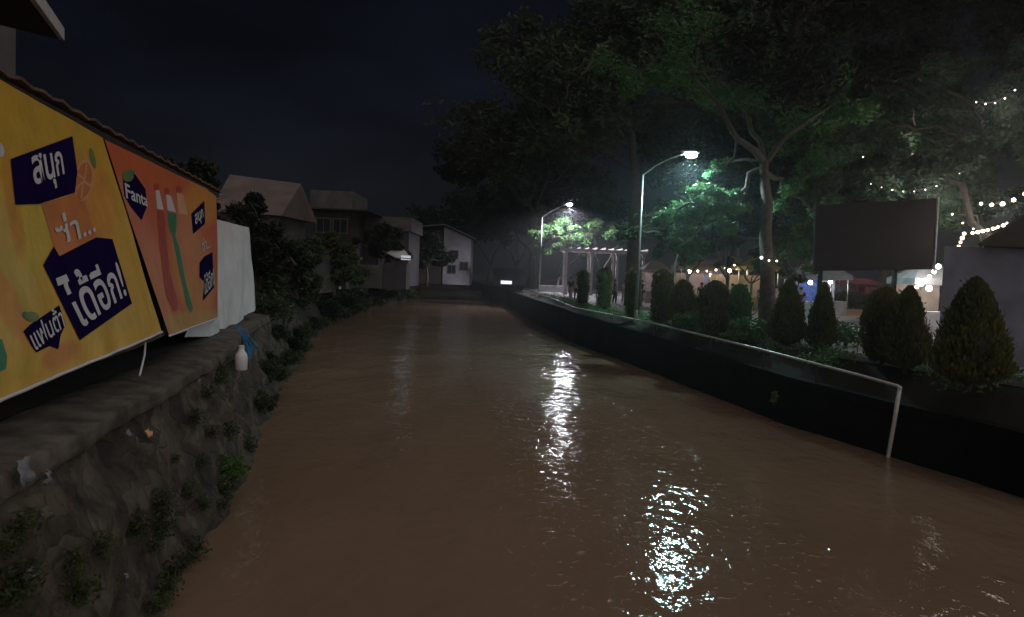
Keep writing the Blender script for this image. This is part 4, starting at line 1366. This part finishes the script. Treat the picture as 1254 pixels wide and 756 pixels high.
# white bottle hanging, blue strap tied at the tarpaulin corner
p, nn = wall_pt(273, 442, .30)
if p is None: p = at(273, 442, 14.3)
bt = thing('plastic_bottle', p + Vector((0, 0, -.2)), 'white plastic bottle hanging against the wall under the white tarpaulin', 'bottle')
mb = MB(); mb.lathe(p + Vector((0, 0, -.2)), [(.085, 0), (.10, .02), (.105, .22), (.09, .29), (.05, .34), (.045, .38)], 16); mb.build('body', M['white'], bt, smooth=True)
mb = MB(); mb.lathe(p + Vector((0, 0, .18)), [(.05, 0), (.05, .05), (.03, .055)], 12); mb.build('cap', M['white_paint'], bt)
D = 15.8
st = thing('blue_strap', at(305, 430, D), 'bright blue plastic strap tied at the lower corner of the white tarpaulin', 'strap')
for k_, (A, B, C_) in enumerate([((291, 399), (300, 415), (304, 438)), ((296, 402), (306, 414), (317, 428)), ((299, 410), (308, 424), (304, 436)), ((303, 412), (312, 419), (318, 424))]):
    mb = MB(); P = [at(*A, D), at(*B, D - .1 + .03 * k_), at(*C_, D - .15 + .03 * k_)]
    vs = []
    for q in P:
        vs += [q + Vector((-.055, 0, .03)), q + Vector((.055, -.04, -.03))]
    mb.add(vs, [(0, 1, 3, 2), (2, 3, 5, 4)])
    o = mb.build('ribbon', M['blue_strap'], st); o.modifiers.new('thick', 'SOLIDIFY').thickness = .008
mb = MB(); mb.tube([at(304, 436, D - .1), at(308, 452, D - .1), at(310, 464, D - .1)], .012, 6); mb.build('tail_cord', M['white'], st)

# weeds on the wall: two kinds, copied
def weed(name, label, seed, m, n, size, sq, group):
    rng = random.Random(seed)
    t = thing(name, (0, 0, -50), label, 'plant', group)
    fm = MB(); leaf_quads(fm, (0, 0, -49.9), .26, n, size, sq, rng, .1, .4); fm.build('foliage', M[m], t)
    sm = MB()
    for _ in range(6):
        sm.tube([Vector((0, 0, -50.02)), Vector((rng.uniform(-.15, .15), rng.uniform(-.15, .15), -49.85))], .006, 5)
    sm.build('stem', M['weed'], t)
    return t
G1 = 'weed tufts on the stone river wall'
wd = [weed('weed_tuft', 'dark weed tuft growing from the mossy stone river wall', 60 + i, 'weed', 170, .045, (1, 1, .8), G1) for i in range(3)]
rng = random.Random(77)
used = 0
spots = []
for i in range(400):
    px = rng.uniform(-10, 350); py = rng.uniform(430, 750)
    p, nn = wall_pt(px, py, .05)
    if p is None or p.z > 1.75 or p.z < -.02: continue
    # more weeds towards the water line and the far end
    if rng.random() > (.06 + .9 * (1 - p.z / 1.8) ** 1.5 + .25 * (px > 240)): continue
    if any((p - q).length < .22 for q in spots): continue
    spots.append(p)
    if len(spots) >= 34: break
for i, p in enumerate(spots):
    src = wd[i % 3]
    sc = rng.uniform(.35, .8)
    if i < 3:
        src.location = p; src.rotation_euler = (0, 0, rng.uniform(0, 6)); src.scale = (sc,) * 3
    else:
        dup(src, p, rng.uniform(0, 6), sc)
# bright green plant by the water
p, nn = wall_pt(272, 572, .1)
if p is None: p = onz(285, 580) + Vector((-.1, 0, .2))
bp_ = thing('leafy_plant', p, 'bright green leafy plant at the waterline of the river wall', 'plant')
fm = MB(); leaf_quads(fm, p + Vector((0, 0, .02)), .27, 120, .06, (1.1, 1, .75), R, .1, .4); fm.build('foliage', M['weed_bright'], bp_)
sm = MB(); [sm.tube([p + Vector((-.1, 0, -.1)), p + Vector((R.uniform(-.2, .2), R.uniform(-.2, .2), .12))], .008, 5) for _ in range(5)]; sm.build('stem', M['weed'], bp_)

# shrubs along the far left bank
G2 = 'shrubs along the far left bank'
def shrub(seed, m, r, n, leaf):
    rng = random.Random(seed)
    t = thing('bank_shrub', (0, 0, -60), 'dark shrub overhanging the water on the far left bank', 'shrub', G2)
    fm = MB()
    for _ in range(6):
        c = Vector((rng.uniform(-1, 1) * r * .6, rng.uniform(-1, 1) * r * .6, -60 + r * rng.uniform(.35, 1.0)))
        leaf_quads(fm, c, r * .5, n // 6, leaf, (1, 1, .85), rng, .1)
    fm.build('foliage', M[m], t)
    sm = MB()
    for _ in range(7):
        sm.tube([Vector((0, 0, -60.1)), Vector((rng.uniform(-.5, .5) * r, rng.uniform(-.5, .5) * r, -60 + r * .9))], [.04, .012], 5)
    sm.build('stem', M['bark'], t)
    return t
sh = [shrub(81, 'weed', 1.2, 1500, .11), shrub(82, 'leaf_dark', 1.3, 1500, .12), shrub(83, 'leaf', 1.1, 1400, .10)]
line = resample(offset([p for p in LB if 17 < p.y < 140], -.9), 1)
cnt = 0
y = 19.5
while y < 118:
    p = on_path(y, line)
    big = .8 + .45 * rng.random() + max(0, (y - 40) / 75)
    zz = .7 if y > 25 else 1.2
    loc = Vector((p.x - rng.uniform(0, .9), p.y, zz)); rz = rng.uniform(0, 6)
    s = sh[cnt % 3]
    if cnt < 3:
        s.location = loc; s.rotation_euler = (0, 0, rz); s.scale = (big,) * 3
    else:
        dup(s, loc, rz, big)
    dup(sh[(cnt + 1) % 3], Vector((p.x + (.45 if y < 42 else .75), p.y + .6, -.1)), rz + 1, big * (.5 if y < 42 else .75))
    if cnt % 2 == 0:
        dup(s, Vector((p.x - 2.6 - rng.random() * 1.4, p.y + .8, 1.9)), rz + 2, big * 1.15)
    cnt += 1
    y += 1.6 + (y - 19) * .035

for i in range(16):
    yy = 15.5 + i * .95
    q = on_path(yy, resample(LB, .5))
    lift = rng.uniform(0, 1.5)
    dup(sh[i % 3], Vector((q.x - .1 - lift * .22 + rng.uniform(-.1, .2), yy, -.05 + lift)), rng.uniform(0, 6), rng.uniform(.25, .5), 'small dark shrub rooted in the far end of the stone river wall', 'small shrubs at the end of the river wall')
# trees behind the white tarpaulin and among the houses
def bushy(label, px, Dd, zc, spread, n, lm, seed, leaf=.15, k=520, dx=0):
    rng = random.Random(seed)
    b = atx(px, Dd, GL)
    cl = [((b.x + rng.gauss(0, .5) * spread, Dd + rng.gauss(0, .5) * spread, zc + rng.gauss(0, .45) * spread), spread * rng.uniform(.4, .7), k) for _ in range(n * 2)]
    return tree(label, b, (b.x, Dd, zc - spread * .4), cl, lm, .16, leaf, seed=seed)
bushy('dark tree right behind the white tarpaulin', 318, 24, 4.3, 1.25, 9, M['leaf_dark'], 91, .14, 700)
bushy('tree with olive leaves in front of the big roofed house', 362, 36, 3.9, 1.5, 8, M['leaf'], 92, .16)
bushy('dark tree rising above the orange banner', 232, 30, 5.9, 1.7, 9, M['leaf_dark'], 93, .16, 700)
bushy('black tree in front of the long flat building', 468, 60, 5.2, 2.0, 8, M['leaf_dark'], 94, .2)
bushy('black tree beside the white gabled house', 522, 78, 5.6, 2.6, 8, M['leaf_dark'], 95, .26)
bushy('low olive tree beside the small hut with the lit window', 408, 44, 3.8, 1.5, 7, M['weed'], 96, .16)

# ------------------------------------------------------------------ houses on the left bank
def win(parent, p, ww, hh, glass, frame='white_paint'):
    """window on a wall facing the camera (-y)"""
    fr = MB()
    for dx, dz, sx, sz in ((0, hh / 2, ww + .16, .09), (0, -hh / 2, ww + .16, .09), (-ww / 2, 0, .09, hh - .1), (ww / 2, 0, .09, hh - .1), (0, 0, .05, hh - .1)):
        fr.box(p + Vector((dx, -.03, dz)), (sx, .07, sz))
    o = fr.build('window', M[frame], parent)
    g = MB(); g.box(p + Vector((0, -.012, 0)), (ww - .05, .02, hh - .05)); g.build('pane', M[glass], o)
    return o
# big roofed house
D = 46.0
hx0, hx1 = at(268, 260, D).x, at(386, 250, D + 8).x - .35
ztop, zev = at(300, 207, D).z, at(330, 262, D).z
h1 = thing('roofed_house', ((hx0 + hx1) / 2, D + 3, GL), 'big house with a faded pinkish roof, leftmost of the houses', 'house')
mb = MB(); mb.box(((hx0 + hx1) / 2, D + 4, (GL + zev) / 2), (hx1 - hx0 - .4, 7, zev - GL)); mb.build('wall', M['grey_house'], h1)
mb = MB()
xa, xb = at(262, 210, D).x, hx1 + .1
ee = .5
P = [(hx0 - ee, D - .2, zev), (hx1 + ee, D - .2, zev - .1), (xb + .35, D + 4, ztop - .35), (xa - .6, D + 4, ztop + .1), (hx0 - ee, D + 8.2, zev), (hx1 + ee, D + 8.2, zev)]
mb.add(P, [(0, 1, 2, 3), (1, 5, 2), (5, 4, 3, 2), (4, 0, 3), (0, 4, 5, 1)])
mb.build('roof', M['pink_roof'], h1)
for u in (.3, .7):
    win(h1, Vector((hx0 + (hx1 - hx0) * u, D + .49, zev - 1.5)), 1.1, 1.3, 'glass_dark')
# flat topped block
D = 60.0
x0, x1 = at(380, 245, D).x, at(450, 245, D + 6).x
zt, zl = at(415, 234, D).z, at(415, 256, D).z
h2 = thing('flat_roofed_block', ((x0 + x1) / 2, D + 3, GL), 'flat roofed block with a pale upper parapet behind the long low building', 'building')
mb = MB(); mb.box(((x0 + x1) / 2, D + 3, (zl + zt) / 2), (x1 - x0, 6, zt - zl)); mb.build('parapet', M['grey_house'], h2)
mb = MB(); mb.box(((x0 + x1) / 2, D + 3.2, (GL + zl) / 2 - .01), (x1 - x0 - .4, 5.6, zl - GL)); mb.build('wall', M['dark'], h2)
mb = MB(); mb.box(((x0 + x1) / 2 + .6, D + 3.1, zl - .04), (x1 - x0 + 1.6, 6.6, .1)); mb.build('canopy', M['dark_roof'], h2)
for u in (.3, .7):
    win(h2, Vector((x0 + (x1 - x0) * u, D + .4, zl - 1.4)), 1.2, 1.2, 'glass_dark', 'grey_house')
# long low building
D = 66.0
x0, x1 = at(402, 270, D).x, at(518, 270, D + 8).x
zt, zm, z2 = at(460, 265, D).z, at(460, 282, D).z, at(460, 306, D).z
h3 = thing('long_building', ((x0 + x1) / 2, D + 4, GL), 'long low building with a pale roof band and dim grey wall', 'building')
mb = MB(); mb.box(((x0 + x1) / 2, D + 4, (zm + zt) / 2), (x1 - x0, 8, zt - zm)); mb.build('fascia', M['grey_house'], h3)
m_dim = mat('dim_render', (.06, .056, .062), .85, var=.25, scale=1.1)
mb = MB(); mb.box(((x0 + x1) / 2, D + 4.1, (zm + GL) / 2 - .01), (x1 - x0 - .5, 7.6, zm - GL)); mb.build('wall', m_dim, h3)
for px, wn in ((412, 'd'), (432, 'd'), (452, 'd'), (470, 'd')):
    p = at(px, 293, D); win(h3, Vector((p.x, D + .3, p.z)), 1.5, 1.3, 'glass_dark', 'grey_house')
# lower annex roofs with a lit gap
D = 58.0
h4 = thing('lean_to_shed', atx(490, D, GL), 'lean-to with a pale sheet roof catching cold white light', 'shed')
q = [at(468, 308, D), at(494, 305, D), at(504, 318, D - 2), at(484, 316, D - 2)]
mb = MB(); mb.slab(q, .08); mb.build('roof', M['white_paint'], h4)
xa, xb = at(470, 316, D).x, at(503, 316, D).x
mb = MB(); mb.box(((xa + xb) / 2, D - .8, (GL + q[3].z) / 2 - .2), (xb - xa - .1, 2.0, q[3].z - GL - .4)); mb.build('wall', m_dim, h4)
p = at(497, 314, D - 2.0)
mb = MB(); mb.box((p.x, D - 1.95, p.z - .12), (.75, .1, .35)); mb.build('light_panel', M['win_cool'], h4)
l = bpy.data.lights.new('shed_light', 'POINT'); l.energy = 4; l.color = (.8, .9, 1); l.shadow_soft_size = .2
lo_ = bpy.data.objects.new('shed_light', l); lo_.location = (p.x, D - 2.6, p.z + .9); COL.objects.link(lo_)
# hut with lit window frame
D = 41.0
x0, x1 = at(358, 330, D).x, at(392, 330, D).x
zt = at(375, 308, D).z
h5 = thing('small_hut', ((x0 + x1) / 2, D + 1.5, GL), 'small pale hut with a square lit window among the bushes', 'hut')
mb = MB(); mb.box(((x0 + x1) / 2, D + 1.5, (GL + zt) / 2), (x1 - x0, 3, zt - GL)); mb.build('wall', M['grey_house'], h5)
mb = MB(); mb.slab([Vector((x0 - .3, D - .4, zt - .1)), Vector((x1 + .3, D - .4, zt - .1)), Vector((x1 + .3, D + 3.2, zt + .5)), Vector((x0 - .3, D + 3.2, zt + .5))], .1); mb.build('roof', M['dark_roof'], h5)
p = at(376, 347, D)
win(h5, Vector((p.x, D, p.z)), .72, .62, 'win_warm')
# small shack with pale posts
D = 50.0
x0, x1 = at(392, 330, D).x, at(420, 330, D).x
zt = at(400, 316, D).z
h6 = thing('porch_house', ((x0 + x1) / 2, D + 2, GL), 'low porch house with a pale eave and one white post beside the hut', 'house')
mb = MB(); mb.box(((x0 + x1) / 2, D + 2.5, (GL + zt) / 2), (x1 - x0, 3, zt - GL)); mb.build('wall', m_dim, h6)
mb = MB(); mb.box(((x0 + x1) / 2, D + 1.8, zt + .1), (x1 - x0 + .9, 5, .2)); mb.build('roof', M['grey_house'], h6)
mb = MB(); mb.box((x1 - .1, D - .3, (GL + zt) / 2), (.12, .12, zt - GL)); mb.build('post', M['white_paint'], h6)
D = 56.0
x0, x1 = at(436, 325, D).x, at(466, 325, D).x
zt = at(450, 318, D).z
h7 = thing('garden_wall', ((x0 + x1) / 2, D, GL), 'short pale garden wall with capped pillars near the long building', 'wall')
mb = MB(); mb.box(((x0 + x1) / 2, D, (GL + zt) / 2 - .2), (x1 - x0 - .36, .2, zt - GL - .4)); mb.build('panel', M['grey_house'], h7)
for x in (x0, x1):
    mb = MB(); mb.box((x, D, (GL + zt) / 2), (.35, .35, zt - GL)); mb.box((x, D, zt + .05), (.5, .5, .1)); mb.build('pillar', M['grey_house'], h7)
# white gabled house
D = 86.0
x0, x1 = at(543, 310, D).x, at(576, 310, D).x
zl, zr, zb_ = at(545, 278, D).z, at(575, 292, D).z, GL
h8 = thing('gabled_house', ((x0 + x1) / 2, D + 3, GL), 'whitish gabled house at the far right of the left bank houses', 'house')
mb = MB()
P = [(x0, D, zb_), (x1, D, zb_), (x1, D, zr), (x0, D, zl)]
Q = [(a, D + 6, z) for a, _, z in P]
mb.add(P + Q, [(0, 1, 2, 3), (7, 6, 5, 4), (0, 4, 5, 1), (1, 5, 6, 2), (2, 6, 7, 3), (3, 7, 4, 0)])
mb.build('wall', M['dull_white'], h8)
mb = MB(); mb.slab([Vector((x0 - 3.6, D - .5, zl - .1)), Vector((x0 + .1, D - .5, zl + .35)), Vector((x0 + .1, D + 6.5, zl + .35)), Vector((x0 - 3.6, D + 6.5, zl - .1))], .14)
mb.slab([Vector((x0 + .1, D - .5, zl + .35)), Vector((x1 + .5, D - .5, zr + .05)), Vector((x1 + .5, D + 6.5, zr + .05)), Vector((x0 + .1, D + 6.5, zl + .35))], .14)
mb.build('roof', M['grey_house'], h8)
mb = MB(); mb.box((x0 - 1.8, D + 3, (GL + zl) / 2 - .3), (3.3, 5.6, zl - GL - .6)); mb.build('side_wing', M['dark'], h8)
for px, py in ((556, 312), (553, 330), (568, 326)):
    p = at(px, py, D); win(h8, Vector((p.x, D, p.z)), 1.0, 1.0, 'glass_dark', 'grey_house')

# distant lit kiosk at the bend and the low weir beam
D = 112.0
b = atx(621, D, GR)
k1 = thing('kiosk', b, 'small kiosk with a cold white light at the far end of the river', 'kiosk')
mb = MB(); mb.box(b + Vector((0, 1, 1.2)), (4.5, 2.4, 2.4)); mb.build('wall', m_dim, k1)
mb = MB(); mb.box(b + Vector((0, .8, 2.52)), (5.4, 3.6, .2)); mb.build('roof', M['dark_roof'], k1)
p = at(620, 346, D - .3)
mb = MB(); mb.box((p.x, D - .28, p.z), (1.7, .1, .5)); mb.build('light_panel', emit('kiosk_light', (.8, .88, 1), 1.6), k1)
mb = MB(); wbx = [onz(562, 361), onz(612, 361)]
wa, wb = Vector((wbx[0].x, 122, .16)), Vector((wbx[1].x + 2, 122, .16))
mb.beam(wa, wb, .8, .5)
tag(mb.build('weir_beam', M['grey_house'], origin=wa), 'low pale weir beam crossing the water at the river bend', 'weir')

# ------------------------------------------------------------------ haze volume, added for halos around the lamps
hz = MB()
hz.box((0, 440, 14), (1900, 940, 34))
hm_ = bpy.data.materials.new('glow_haze')
hm_.use_nodes = True
hnt = hm_.node_tree
hnt.nodes.remove(hnt.nodes["Principled BSDF"])
pv_ = hnt.nodes.new("ShaderNodeVolumePrincipled")
pv_.inputs["Color"].default_value = (.8, .85, .9, 1)
pv_.inputs["Density"].default_value = 0.0019
pv_.inputs["Anisotropy"].default_value = 0.8
hnt.links.new(pv_.outputs[0], hnt.nodes["Material Output"].inputs["Volume"])
tag(hz.build('haze', hm_), kind='stuff')
